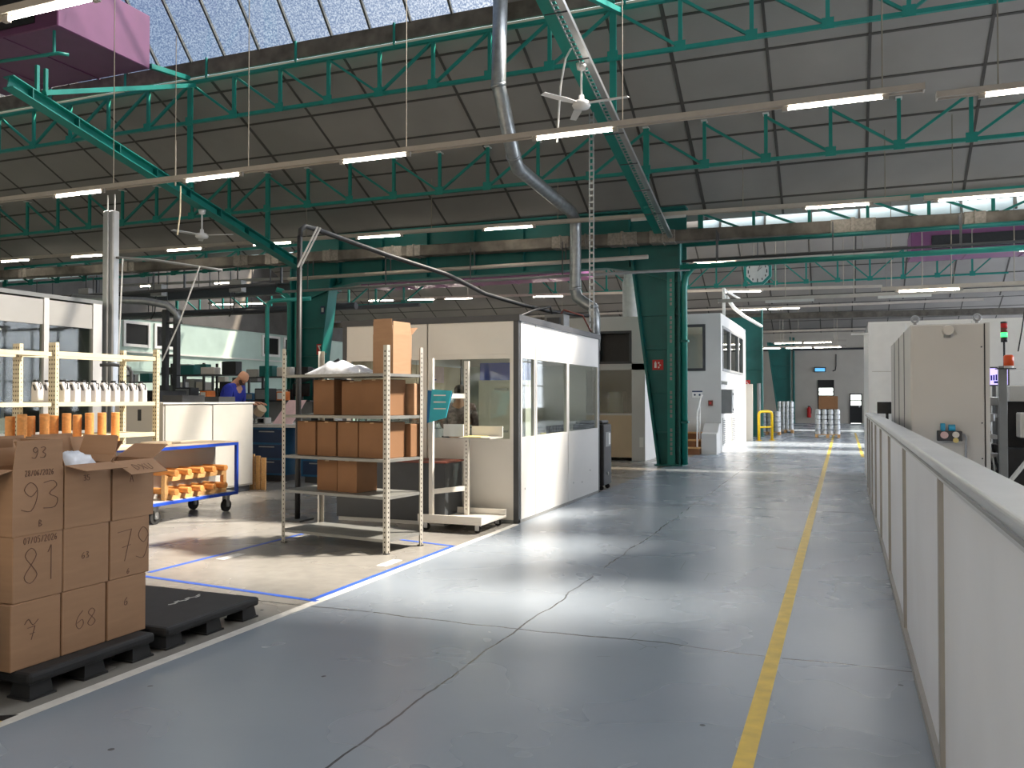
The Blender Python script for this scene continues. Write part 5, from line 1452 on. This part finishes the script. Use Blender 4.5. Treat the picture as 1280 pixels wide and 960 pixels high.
for i in range(6):
    MB().path([(1.55 + .04 * i, 12.1, 1.0), (1.6 + .03 * i, 11.9, .8), (1.57 + .05 * i, 12.0, .5), (1.6, 12.1, .2)], .012, 6).build('air_hose', 'black' if i % 2 else 'ltgrey', ms, smooth=True)
B(1.85, 3.4, 11.8, 13.0, 0, .98).build('machine_bed', 'black', ms, bevel=.01)
B(1.9, 3.4, 11.9, 12.9, 1.55, 1.75).build('bridge', 'ltgrey', ms, bevel=.01)
B(1.9, 3.4, 12.2, 12.9, .98, 1.55).build('dark_cavity', 'black', ms)
B(1.95, 2.3, 11.55, 11.8, 1.12, 1.42).build('beige_cover', 'cream', ms, bevel=.01)
B(2.06, 2.1, 11.54, 11.55, 1.14, 1.4).build('cover_slot', 'tan', ms)
MB().bar((1.75, 11.3, .55), (2.15, 11.5, 1.05), .05, .03).build('diagonal_stay', 'ltgrey', ms)
sc_ = thing('display_screen', 'lit lilac display screen between the control cabinet and machine post', 'screen', (1.75, 13.4, 1.6))
B(1.78, 2.14, 13.4, 13.44, 1.76, 2.03).build('case', 'dgrey', sc_)
B(1.8, 2.12, 13.395, 13.4, 1.78, 2.01).build('lit_panel', 'screen', sc_)
m = MB()
rng = random.Random(11)
for i in range(9): m.box(1.82 + .03 * i, 1.84 + .03 * i, 13.391, 13.395, 1.84, 1.86 + rng.uniform(.01, .1))
m.box(1.95, 2.09, 13.391, 13.395, 1.8, 1.83).build('screen_chart', 'royal', sc_)
B(1.94, 1.98, 13.44, 13.5, 0, 1.9).build('stand', 'mgrey', sc_)
sc_.location.z = 0
for ch in sc_.children: ch.location.z = 1.6
sg = thing('signal_tower', 'signal tower with red and lit green lamps on a thin pole', 'signal light', (1.80, 11.6, 1.98))
MB().tube((1.80, 11.6, 1.98), (1.80, 11.6, 2.27), .012, n=8).build('pole', 'black', sg)
for z, mm in ((2.27, 'black'), (2.33, 'green_on'), (2.385, 'dkred'), (2.44, 'red')):
    MB().tube((1.80, 11.6, z), (1.80, 11.6, z + (.055 if mm != 'black' else .06)), .036, n=16).build('lamp_' + ('cap' if mm == 'black' else 'segment'), mm, sg, smooth=True)
MB().tube((1.80, 11.6, 2.495), (1.80, 11.6, 2.515), .037, n=16).build('top_cap', 'black', sg)
am = thing('beacon', 'orange flashing beacon on a small plate below the signal tower', 'beacon', (1.9, 11.5, 2.05))
B(1.70, 1.90, 11.45, 11.6, 1.94, 1.95).build('plate', 'black', am)
MB().lathe((1.83, 11.5, 1.95), [(.05, 0), (.05, .03)], 14).build('base', 'ltgrey', am)
MB().lathe((1.83, 11.5, 1.98), [(.055, 0), (.055, .11), (.04, .13)], 14).build('lens', 'amber', am, smooth=True)
kb = thing('hanging_cable', 'thin black cable slanting down past the signal tower', 'cable', (1.9, 11.4, 2.0))
MB().path([(2.15, 11.5, 4.0), (2.05, 11.5, 3.0), (1.97, 11.5, 2.4), (1.93, 11.5, 2.15)], .008, 6).build('cable_run', 'black', kb)

# ---- green machine at the left edge
gm = thing('green_machine', 'dark green round-bodied machine cut by the left edge by hazard tape', 'machine', (-4.25, 2.55, 0))
B(-4.55, -4.02, 2.3, 2.97, 0, .04).build('base_plate', 'gdark', gm, bevel=.006)
B(-4.45, -4.05, 2.4, 2.90, .04, .16).build('base', 'gdark', gm, bevel=.01)
B(-5.5, -4.6, 2.1, 2.95, .16, 1.9).build('added_shade_block', 'gdark', gm, bevel=.02)  # unseen block added to keep light off the near box sides
B(-5.35, -4.75, 2.94, 2.965, .4, 1.7).build('shade_block_panel', 'gdark', gm, bevel=.006)
B(-4.6, -4.585, 2.25, 2.8, .5, 1.7).build('shade_block_side_panel', 'gdark', gm, bevel=.005)
B(-4.585, -4.56, 2.3, 2.34, 1.0, 1.15).build('door_handle', 'black', gm)  # handle on the added block
B(-5.5, -4.56, 2.15, 2.9, 0, .16).build('shade_block_base', 'gdark', gm)
B(-4.4, -4.1, 2.45, 2.8, .16, .3).build('pedestal', 'gdark', gm)
MB().tube((-4.35, 2.68, .5), (-4.05, 2.68, .5), .25, n=40).build('drum', 'gdark', gm, bevel=.01)
MB().tube((-4.05, 2.68, .5), (-4.03, 2.68, .5), .2, n=40).build('drum_cover', 'mgrey', gm, bevel=.004)

# ================================================================== cabin at the far left
lc = thing('left_cabin', 'white cabin with large window panes behind the cream rack', 'cabin', (-15, 9, 0))
LX_ = -13.0
YS2 = [(4.6, 6.6), (6.66, 8.62), (8.68, 10.62), (10.72, 11.66)]
for (a, b_) in YS2:
    B(LX_ - .06, LX_, a, b_, .05, 1.0).build('lower_panel', 'ltgrey', lc)
    B(LX_ - .06, LX_, a, b_, 2.88, 3.32).build('upper_panel', 'greyc', lc)
    B(LX_ - .04, LX_ - .034, a, b_, 1.0, 2.88).build('window_pane', 'clear', lc)
for y in (4.57, 6.63, 8.65, 10.67, 11.75):
    B(LX_ - .08, LX_ + .02, y - .05 if y < 11 else y - .1, y + .05 if y < 11 else y + .1, 0, 3.35).build('post', 'white', lc)
B(-17.5, LX_ - .06, 11.79, 11.85, 0, 3.32).build('end_wall', 'mgrey', lc)
B(-17.5, LX_ - .06, 4.45, 4.51, 0, 3.32).build('end_wall', 'mgrey', lc)
B(-17.5, LX_ + .02, 4.5, 11.86, 3.35, 3.42).build('roof', 'mgrey', lc)
B(-17.5, -17.44, 4.5, 11.79, 0, 3.32).build('rear_wall', 'charcoal', lc)  # dark colour stands in for the dim cabin interior
pm = thing('plotter', 'wide white machine standing inside the left cabin', 'machine', (-14.6, 9.6, 0))
B(-14.95, -14.3, 8.4, 10.9, .9, 1.55).build('housing', 'white', pm, bevel=.04, seg=2)
B(-14.3, -14.28, 8.6, 10.7, 1.05, 1.25).build('output_slot', 'black', pm)
B(-14.9, -14.4, 8.6, 8.75, 0, .9).build('leg', 'mgrey', pm); B(-14.9, -14.4, 10.55, 10.7, 0, .9).build('leg', 'mgrey', pm)
B(-14.4, -14.28, 10.4, 10.8, 1.3, 1.5).build('control_panel', 'dgrey', pm)
crp = thing('crate_rack', 'low rack with blue-white plastic boxes inside the left cabin window', 'rack', (-13.6, 9, 0))
for x in (-13.8, -13.35):
    for y in (8.9, 10.4): B(x - .02, x + .02, y - .02, y + .02, 0, 1.6).build('post', 'blue', crp)
B(-13.82, -13.33, 8.9, 10.4, 1.0, 1.03).build('shelf_plate', 'ltgrey', crp)
for i in range(4):
    small_bin(-13.58, 9.1 + i * .36, 1.031, .36, .3, .22, ('bench', 'blank', 'bench', 'blank')[i], 'plastic_box', '%s plastic box from the near end of the rack inside the left cabin' % ['first', 'second', 'third', 'fourth'][i], 'box')

# ---- gantry post with silver pipe, teal pole
gp = thing('twin_post_gantry', 'dark twin-post gantry carrying a silver pipe left of the man in blue', 'gantry', (-15.2, 16, 0))
for x in (-15.45, -15.1):
    B(x - .06, x + .06, 15.94, 16.06, 0, 3.75).build('post', 'dgrey', gp)
for z in (.8, 1.7, 2.6, 3.4): B(-15.39, -15.16, 15.97, 16.03, z, z + .05).build('tie_bar', 'dgrey', gp)
MB().path([(-15.05, 16, 3.4), (-15.1, 16, 3.65), (-15.3, 15.9, 3.85), (-15.8, 15.7, 3.95), (-17.6, 15.2, 4.05)], .09, 12).build('silver_pipe', 'galv', gp, smooth=True)
for x in (-15.5, -15.05): B(x - .1, x + .1, 15.9, 16.1, 0, .02).build('foot_plate', 'dgrey', gp)
tp = thing('teal_pole', 'slim bright teal pole with bent top between the bench and the man in blue', 'pole', (-11.65, 15, 0))
MB().path([(-11.65, 15, 0), (-11.65, 15, 3.55), (-11.6, 15, 3.66), (-11.5, 15, 3.7), (-10.6, 15.1, 3.72)], .045, 10).build('pole', 'teal', tp, smooth=True)
MB().tube((-11.65, 15, 0), (-11.65, 15, .03), .15, n=14).build('foot_plate', 'teal', tp)
ml = thing('bench_lamp', 'round tilted lamp head on an arm at the bench end', 'lamp', (-10.9, 13.2, 1.1))

# ---- blue bench
bn = thing('blue_workbench', 'blue workbench with navy drawers and clutter behind the shelf unit', 'workbench', (-9.7, 13.6, 0))
B(-10.7, -8.7, 13.2, 14.1, 1.03, 1.09).build('bench_top', 'ltgrey', bn, bevel=.004)
for (xa, xb) in ((-10.65, -9.9), (-9.5, -8.75)):
    B(xa, xb, 13.25, 14.05, .12, 1.03).build('pedestal', 'bench', bn)
    for z in (.16, .45, .74):
        d = B(xa + .05, xb - .05, 13.232, 13.25, z, z + .25).build('drawer', 'navy', bn)
        B(xa + .2, xb - .2, 13.22, 13.232, z + .2, z + .22).build('handle', 'steel', d)
    B(xa + .05, xb - .05, 13.3, 14.0, 0, .12).build('plinth', 'dgrey', bn)
bpn = thing('pink_board', 'pale pink board leaning on the blue workbench', 'board', (-10.0, 13.6, 1.09))
MB().prism([(-10.35, 13.5, 1.091), (-9.9, 13.5, 1.091), (-9.75, 13.75, 1.55), (-10.15, 13.75, 1.55)], (0, .02, 0)).build('sheet', 'pink', bpn)
MB().bar((-9.95, 13.9, 1.091), (-9.9, 13.74, 1.4), .03, .03).build('stay', 'mgrey', bpn)
for i, (x, y, w, d, h, m_, lb) in enumerate(((-9.3, 13.6, .3, .3, .22, 'mgrey', 'grey instrument box in the middle of the blue workbench'), (-8.95, 13.5, .25, .3, .3, 'blank', 'white instrument box at the aisle end of the blue workbench'), (-10.55, 13.5, .2, .2, .12, 'blank', 'low white tray box at the near corner of the blue workbench'))):
    t_ = thing('instrument_box', lb, 'instrument', (x, y, 1.09))
    B(x - w / 2, x + w / 2, y - d / 2, y + d / 2, 1.091, 1.091 + h).build('housing', m_, t_, bevel=.01)
    B(x - w / 2 + .03, x + w / 2 - .03, y - d / 2 - .006, y - d / 2, 1.11, 1.07 + h).build('front_face', 'blank_screen', t_)
x_, y_ = -10.62, 13.3
MB().tube((x_, y_, 1.091), (x_, y_, 1.11), .08, n=16).build('base', 'mgrey', ml)
MB().path([(x_, y_, 1.11), (x_, y_, 1.3), (x_ + .1, y_ - .05, 1.42), (x_ + .22, y_ - .1, 1.35)], .015, 8).build('arm', 'mgrey', ml, smooth=True)
MB().tube((x_ + .16, y_ - .1, 1.30), (x_ + .27, y_ - .12, 1.40), .10, n=20).build('lamp_head', 'tan', ml)

# ---- workstations between the left wall and the columns
def station(x, y, w, label, h=1.9, m_='dgrey', boxes=()):
    s_ = thing('workstation', label, 'workstation', (x, y, 0), 'assembly workstations along the left wall')
    d = .8
    B(x - w / 2, x + w / 2, y - d / 2, y + d / 2, .92, .97).build('bench_top', 'ltgrey', s_)
    for sx in (-1, 1):
        for sy in (-1, 1):
            B(x + sx * (w / 2 - .03) - .025, x + sx * (w / 2 - .03) + .025, y + sy * (d / 2 - .03) - .025, y + sy * (d / 2 - .03) + .025, 0, .92).build('leg', m_, s_)
        B(x + sx * (w / 2 - .03) - .025, x + sx * (w / 2 - .03) + .025, y + d / 2 - .055, y + d / 2 - .005, .97, h).build('rear_post', m_, s_)
    for z in (1.5, h - .05): B(x - w / 2, x + w / 2, y + d / 2 - .25, y + d / 2, z, z + .03).build('upper_shelf', m_, s_)
    B(x - w / 2 + .06, x + w / 2 - .06, y + d / 2 - .02, y + d / 2, 1.0, 1.5).build('rear_panel', 'mgrey', s_)
    return s_
STN = [(-17.2, 18.3, 1.8, 'workstation behind the silver pipe gantry', 2.30), (-15.0, 19.2, 1.7, 'workstation beside the seated person in grey', 2.20), (-13.0, 17.2, 1.6, 'workstation behind the man in blue', 2.15),
       (-20.5, 24.5, 2.2, 'far workstation nearest the left cabin', 2.20), (-17.8, 25.5, 2.2, 'far workstation below the middle wall pipe', 2.40), (-14.2, 24.0, 2.0, 'far workstation behind the teal pole', 2.20), (-22.5, 21.5, 2.0, 'workstation seen through the cream rack', 2.15), (-16.6, 14.9, 1.8, 'workstation in front of the gantry posts', 2.15), (-13.6, 15.2, 1.8, 'workstation between gantry and teal pole', 2.15), (-18.8, 28.5, 2.4, 'rear workstation under the two wall windows', 2.30), (-15.6, 29.0, 2.4, 'rear workstation left of the teal column', 2.40)]
for s_ in STN: station(*s_)
rng = random.Random(21)
KI = [('monitor', 'black', .5, .08, .36), ('machine_head', 'mgrey', .3, .35, .5), ('storage_bin', 'bench', .3, .4, .2), ('white_case', 'blank', .35, .3, .3), ('dark_case', 'black', .45, .4, .3), ('orange_case', 'orange', .2, .2, .22)]
NTH = ['left', 'middle', 'right']
for si, (x, y, w, lb, h) in enumerate(STN):
    for k in range(3):
        nm_, m_, bw, bd, bh = KI[(si * 2 + k) % len(KI)]
        px = x - w / 3 + w / 3 * k; py = y + .18
        t_ = thing(nm_, '%s on the %s part of the %s' % (nm_.replace('_', ' '), NTH[k], lb), nm_.split('_')[-1], (px, py, 1.53))
        Z = 1.531
        if nm_ == 'monitor':
            B(px - .25, px + .25, py - .02, py + .02, Z + .1, Z + .42).build('display', 'blank_screen', t_, bevel=.006); B(px - .03, px + .03, py + .02, py + .05, Z, Z + .3).build('stand', 'black', t_); B(px - .12, px + .12, py - .08, py + .1, Z, Z + .012).build('foot', 'black', t_)
        elif nm_ == 'machine_head':
            B(px - .12, px + .12, py - .1, py + .15, Z, Z + .08).build('base', 'mgrey', t_); B(px - .06, px + .06, py + .05, py + .14, Z + .08, Z + .5).build('column', 'steel', t_); B(px - .09, px + .09, py - .1, py + .05, Z + .36, Z + .5).build('head', 'ltgrey', t_, bevel=.01); MB().tube((px, py - .05, Z + .15), (px, py - .05, Z + .36), .02, n=10).build('spindle', 'steel', t_)
        else:
            B(px - bw / 2, px + bw / 2, py - .15, py + .15, Z, Z + bh).build('case_body', m_, t_, bevel=.012)
            B(px - bw / 2 + .03, px + bw / 2 - .03, py - .156, py - .15, Z + .03, Z + bh - .03).build('front_label', 'paper' if k else 'mgrey', t_)
    for k in range(3):
        px = x - w / 3 + w / 3 * k; z = h - .019; m_ = ('black', 'blank', 'teald', 'cream', 'black', 'mgrey')[(si + k) % 6]; hh = rng.uniform(.15, .3)
        o = B(px - .2, px + .2, y + .17, y + .39, z, z + hh).build('parts_box', m_, None, bevel=.01)
        tag(o, '%s parts box, %s shelf of the %s' % ({'black': 'black', 'blank': 'white', 'teald': 'dark teal', 'cream': 'cream', 'mgrey': 'grey'}[m_], NTH[k], lb), 'box', 'parts boxes on the workstations')
# X-braced frame and overhead arm
xf = thing('braced_frame', 'black X-braced frame standing above the workstations by the teal pole', 'frame', (-14.3, 20.3, 0))
for x in (-14.75, -13.75): B(x - .04, x + .04, 20.26, 20.34, 0, 2.75).build('post', 'black', xf)
B(-14.71, -13.79, 20.26, 20.34, 2.67, 2.75).build('top_bar', 'black', xf)
MB().bar((-14.72, 20.3, 1.7), (-13.78, 20.3, 2.7), .04, .05).build('brace', 'black', xf); MB().bar((-14.72, 20.33, 2.7), (-13.78, 20.33, 1.7), .04, .05).build('brace', 'steel', xf)
oh = thing('exhaust_arm', 'grey jointed exhaust arm with a flat hood above the man in blue', 'arm', (-13.3, 19.4, 0))
MB().path([(-12.6, 19.4, 0), (-12.6, 19.4, 2.5), (-12.7, 19.4, 2.62), (-13.2, 19.3, 2.35), (-13.6, 19.2, 2.15)], .05, 10).build('arm', 'dgrey', oh, smooth=True)
MB().prism([(-13.95, 19.1, 2.0), (-13.35, 19.1, 2.15), (-13.4, 19.1, 2.4), (-13.7, 19.1, 2.42)], (0, .35, 0)).build('hood', 'dgrey', oh)
rk2 = thing('tall_dark_rack', 'tall dark shelf rack by the left wall, seen beside the gantry', 'rack', (-19.5, 21.5, 0))
for x in (-20.2, -18.9):
    for y in (21.2, 21.8): B(x - .03, x + .03, y - .03, y + .03, 0, 2.7).build('upright', 'black', rk2)
for z in (.5, 1.2, 1.8, 2.45): B(-20.2, -18.9, 21.2, 21.8, z, z + .04).build('shelf_plate', 'dgrey', rk2)
for i in range(3):
    o = B(-20.1 + i * .42, -19.75 + i * .42, 21.25, 21.7, 1.841, 2.1 + .1 * (i % 2)).build('storage_box', ('black', 'mgrey', 'blank')[i], None, bevel=.01)
    tag(o, '%s storage box on the tall dark rack by the left wall' % ('black', 'grey', 'white')[i], 'box')
dr = thing('dark_machine', 'long dark machine behind the rear upright of the cream rack', 'machine', (-14.2, 13.8, 0))
B(-15.2, -13.2, 13.4, 14.3, .1, 1.75).build('housing', 'black', dr, bevel=.02)
for i in range(3): B(-15.0 + i * .6, -14.5 + i * .6, 13.385, 13.4, 1.1, 1.6).build('window', 'blank_screen', dr)
B(-15.15, -13.25, 13.45, 14.25, 0, .1).build('plinth', 'dgrey', dr)
wl_ = thing('column_bracket_lamp', 'dark bent bracket arm rising behind the far upright of the cream rack', 'bracket', (-10.9, 11.0, 0))
MB().path([(-10.75, 10.4, 0), (-10.75, 10.4, 2.02), (-10.78, 10.35, 2.1), (-10.95, 10.2, 2.13), (-11.1, 10.1, 2.12)], .028, 8).build('arm', 'dgrey', wl_, smooth=True)

# ================================================================== people
def skin(name, m_, nodes, edges, parent, root, loc, levels=2):
    names = list(nodes); idx = {n: i for i, n in enumerate(names)}
    me = bpy.data.meshes.new(name)
    me.from_pydata([nodes[n][0] for n in names], [(idx[a], idx[b]) for a, b in edges], [])
    me.materials.append(M[m_])
    o = bpy.data.objects.new(name, me); COL.objects.link(o); o.parent = parent
    sk = o.modifiers.new('skin', 'SKIN'); sk.use_smooth_shade = True
    for i, n in enumerate(names):
        v = me.skin_vertices[0].data[i]; r = nodes[n][1]; v.radius = (r, r) if not isinstance(r, tuple) else r
        v.use_root = (n == root)
    sb_ = o.modifiers.new('sub', 'SUBSURF'); sb_.levels = levels; sb_.render_levels = levels
    return o
def person(loc, rz, label, shirt, trousers, lean=.15, sit=False, scale=1.0, reach=.35, beard=False, hair='bald', head_down=.0):
    p = thing('person', label, 'person', loc)
    hz_ = .52 if sit else .94
    def up(x, y, z):            # upper body leans forward (+y) about the hips
        dy, dz = y, z - hz_
        return (x, dy * math.cos(lean) + dz * math.sin(lean), hz_ + dz * math.cos(lean) - dy * math.sin(lean))
    b = hz_
    N = {'pelvis': ((0, 0, b), .125), 'waist': (up(0, 0, b + .2), .12), 'chest': (up(0, .01, b + .4), .145), 'collar': (up(0, .0, b + .53), .085), 'neck': (up(0, .02, b + .6), .055)}
    hd = head_down
    H = lambda x, y, z: (lambda z: (lambda q: (q[0], q[1] + .0, q[2]))(up(x, y * math.cos(hd) + (z - .6) * math.sin(hd), b + .6 + (z - .6) * math.cos(hd) - y * math.sin(hd))))(z - .035)
    N.update({'jaw': (H(0, .045, .67), (.062, .068)), 'face': (H(0, .035, .74), (.074, .088)), 'crown': (H(0, .02, .80), (.07, .082)), 'top': (H(0, .015, .835), (.045, .055)),
              'nose': (H(0, .128, .725), .014), 'ear_l': (H(-.082, .02, .725), .016), 'ear_r': (H(.082, .02, .725), .016), 'chin': (H(0, .095, .655), .022)})
    E_ = [('pelvis', 'waist'), ('waist', 'chest'), ('chest', 'collar'), ('collar', 'neck'), ('neck', 'jaw'), ('jaw', 'face'), ('face', 'crown'), ('crown', 'top'), ('face', 'nose'), ('face', 'ear_l'), ('face', 'ear_r'), ('jaw', 'chin')]
    S, ES = {'s_p': (up(0, 0, b + .02), .15), 's_w': (up(0, 0, b + .2), .165), 's_c': (up(0, .0, b + .4), .205), 's_n': (up(0, .01, b + .575), .078)}, [('s_p', 's_w'), ('s_w', 's_c'), ('s_c', 's_n')]
    T, ET = {'t_p': ((0, 0, b), .15)}, []
    for s, k in ((-1, 'l'), (1, 'r')):
        sh_ = up(s * .2, .01, b + .48); el = up(s * .25, .1, b + .2)
        wr_ = (s * .17, el[1] + reach * .75, el[2] + .05)
        pm_ = (s * .155, wr_[1] + .08, wr_[2] - .005)
        N['sh' + k] = (sh_, .062); N['el' + k] = (el, .042); N['wr' + k] = (wr_, .028); N['pm' + k] = (pm_, .034)
        E_ += [('chest', 'sh' + k), ('sh' + k, 'el' + k), ('el' + k, 'wr' + k), ('wr' + k, 'pm' + k)]
        for fi, (dx, l) in enumerate(((-.03, .07), (-.01, .085), (.01, .08), (.03, .06))):
            a = (pm_[0] + dx, pm_[1] + .045, pm_[2]); c2 = (pm_[0] + dx * 1.15, pm_[1] + .045 + l * .55, pm_[2] - .008); e2 = (pm_[0] + dx * 1.15, pm_[1] + .04 + l, pm_[2] - .035)
            for q, nn, r in ((a, 'a', .0105), (c2, 'b', .0095), (e2, 'c', .008)): N['f%d%s%s' % (fi, k, nn)] = (q, r)
            E_ += [('pm' + k, 'f%d%sa' % (fi, k)), ('f%d%sa' % (fi, k), 'f%d%sb' % (fi, k)), ('f%d%sb' % (fi, k), 'f%d%sc' % (fi, k))]
        N['th1' + k] = ((pm_[0] - s * .045, pm_[1] + .005, pm_[2]), .012); N['th2' + k] = ((pm_[0] - s * .06, pm_[1] + .05, pm_[2] - .02), .0095)
        E_ += [('pm' + k, 'th1' + k), ('th1' + k, 'th2' + k)]
        S['ss' + k] = (sh_, .078); S['se' + k] = (el, .058); S['sw' + k] = (tuple(el[i] + (wr_[i] - el[i]) * .92 for i in range(3)), .044)
        ES += [('s_c', 'ss' + k), ('ss' + k, 'se' + k), ('se' + k, 'sw' + k)]
        if sit: kn, an_, to = (s * .12, .44, .5), (s * .12, .42, .09), (s * .13, .6, .035)
        else: kn, an_, to = (s * .11, .03, .5), (s * .11, -.01, .09), (s * .13, .16, .035)
        hp = (s * .1, .02, b - .06)
        N['hp' + k] = (hp, .088); N['kn' + k] = (kn, .056); N['an' + k] = (an_, .04); N['to' + k] = (to, .034)
        E_ += [('pelvis', 'hp' + k), ('hp' + k, 'kn' + k), ('kn' + k, 'an' + k), ('an' + k, 'to' + k)]
        T['th' + k] = (hp, .105); T['tk' + k] = (kn, .074); T['ta' + k] = ((an_[0], an_[1], .1), .062)
        ET += [('t_p', 'th' + k), ('th' + k, 'tk' + k), ('tk' + k, 'ta' + k)]
    skin('body', 'skin', N, E_, p, 'pelvis', loc)
    skin('shirt', shirt, S, ES, p, 's_p', loc); skin('trousers', trousers, T, ET, p, 't_p', loc)
    for s in (-1, 1):
        to = (s * .125, (.5 if sit else .08), .045)
        m = MB(); q = wloc(p); m.ball((q.x + to[0], q.y + to[1], q.z + .045), .052, .15, .044, 12, 8); m.build('shoe', 'black', p, smooth=True)
    q = wloc(p)
    W = lambda v: (q.x + v[0], q.y + v[1], q.z + v[2])
    for s in (-1, 1):
        c = H(s * .032, .112, .75); MB().ball(W(c), .0105, .008, .009, 10, 7).build('eye', 'blank_screen', p, smooth=True)
    MB().ball(W(H(0, .118, .685)), .026, .01, .008, 10, 6).build('mouth', 'dkred', p, smooth=True)
    if beard:
        skin('beard', 'beard', {'a': (H(-.068, .05, .70), .022), 'b': (H(-.045, .095, .668), .028), 'c': (H(0, .112, .652), .03), 'd': (H(.045, .095, .668), .028), 'e': (H(.068, .05, .70), .022)}, [('a', 'b'), ('b', 'c'), ('c', 'd'), ('d', 'e')], p, 'c', loc)
    if hair != 'bald':
        c = H(0, -.012, .79)
        m = MB().ball(W(c), .092, .1, .085, 16, 10); m.build('hair', 'hair', p, smooth=True)
        c = H(0, -.05, .72); MB().ball(W(c), .08, .06, .09, 14, 9).build('hair', 'hair', p, smooth=True)
    p.rotation_euler = (0, 0, rz); p.scale = (scale,) * 3
    return p
pf = thing('duckboard', 'low wooden platform under the man in blue behind the grey cabinet', 'platform', (-10.6, 12.75, 0))
for i in range(6): B(-11.2, -10.3, 12.4 + i * .13, 12.5 + i * .13, .1, .13).build('slat', 'woodp', pf)
for x in (-11.1, -10.4): B(x - .04, x + .04, 12.4, 13.15, 0, .1).build('bearer', 'woodp', pf)
person((-10.85, 12.75, .131), math.radians(-78), 'bald bearded person in a royal blue top leaning over work behind the cabinet', 'royal', 'navycloth', lean=.33, beard=True, head_down=.5, scale=1.19)
person((-17.45, 20.3, 0), math.radians(-160), 'distant bald person in grey seated at the far benches', 'mgrey', 'navycloth', lean=.1, sit=True, scale=1.05, head_down=.2)
stl = thing('work_stool', 'dark round stool under the distant seated person in grey', 'stool', (-17.45, 20.3, 0))
MB().lathe((-17.45, 20.35, .36), [(.16, 0), (.17, .03), (.15, .05)], 16).build('seat', 'black', stl); MB().tube((-17.45, 20.35, 0), (-17.45, 20.35, .36), .03, n=10).build('stem', 'steel', stl); MB().tube((-17.45, 20.35, 0), (-17.45, 20.35, .03), .2, n=16).build('foot', 'black', stl)
person((-5.35, 11.35, .04), math.radians(15), 'dark-haired person in a grey checked shirt working inside the booth', 'plaid', 'navycloth', lean=.18, hair='dark', head_down=.3)

# ================================================================== light and camera
SKY_LO, SKY_HI = 0.85, 8.0
w = bpy.data.worlds.new('sky'); SC.world = w; w.use_nodes = True
nt = w.node_tree; bg_ = nt.nodes['Background']
tc = nt.nodes.new('ShaderNodeTexCoord'); dt = nt.nodes.new('ShaderNodeVectorMath'); dt.operation = 'DOT_PRODUCT'
dt.inputs[1].default_value = Vector((0.85, 0.35, 0.25)).normalized()      # the sky is brightest toward the sun
nt.links.new(tc.outputs['Generated'], dt.inputs[0])
mr = nt.nodes.new('ShaderNodeMapRange'); mr.inputs[1].default_value = -0.6; mr.inputs[2].default_value = 1.0
nt.links.new(dt.outputs['Value'], mr.inputs[0])
pw = nt.nodes.new('ShaderNodeMath'); pw.operation = 'POWER'; pw.inputs[1].default_value = 2.6; nt.links.new(mr.outputs[0], pw.inputs[0])
m2 = nt.nodes.new('ShaderNodeMapRange'); m2.inputs[3].default_value = SKY_LO; m2.inputs[4].default_value = SKY_HI
nt.links.new(pw.outputs[0], m2.inputs[0]); nt.links.new(m2.outputs[0], bg_.inputs['Strength'])
cr_ = nt.nodes.new('ShaderNodeValToRGB'); cr_.color_ramp.elements[0].position = 0.0; cr_.color_ramp.elements[0].color = (0.36, 0.62, 1.0, 1)
cr_.color_ramp.elements[1].position = 0.6; cr_.color_ramp.elements[1].color = (1.0, 0.98, 0.95, 1)
nt.links.new(mr.outputs[0], cr_.inputs['Fac']); nt.links.new(cr_.outputs['Color'], bg_.inputs['Color'])
sd = bpy.data.lights.new('sun', 'SUN'); sd.energy = 15; sd.angle = math.radians(4.5); sd.color = (1.0, 0.84, 0.64)
so = bpy.data.objects.new('sun', sd); COL.objects.link(so)
tosun = Vector((0.70, 0.40, 1.0)).normalized()
so.rotation_euler = tosun.to_track_quat('Z', 'Y').to_euler(); so.location = (10, 20, 30)
cam = bpy.data.cameras.new('camera'); cam.sensor_width = 36; cam.lens = 1050 / 1280 * 36; cam.clip_end = 300; cam.clip_start = .05
co = bpy.data.objects.new('camera', cam); COL.objects.link(co)
co.location = (0, 0, 1.6)
yaw = math.atan((1055 - 640) / 1050); pit = math.atan(17 / 1050)
co.rotation_euler = (PI / 2 + pit, 0, yaw)
SC.camera = co
SC.view_settings.view_transform = 'Standard'; SC.view_settings.look = 'None'; SC.view_settings.gamma = 1; SC.view_settings.use_curve_mapping = False
SC.view_settings.exposure = 0.77
SC.cycles.max_bounces = 8; SC.cycles.diffuse_bounces = 5; SC.cycles.glossy_bounces = 4; SC.cycles.transparent_max_bounces = 16; SC.cycles.transmission_bounces = 6
SC.cycles.caustics_reflective = False; SC.cycles.caustics_refractive = False; SC.cycles.sample_clamp_indirect = 6
SC.cycles.use_denoising = True
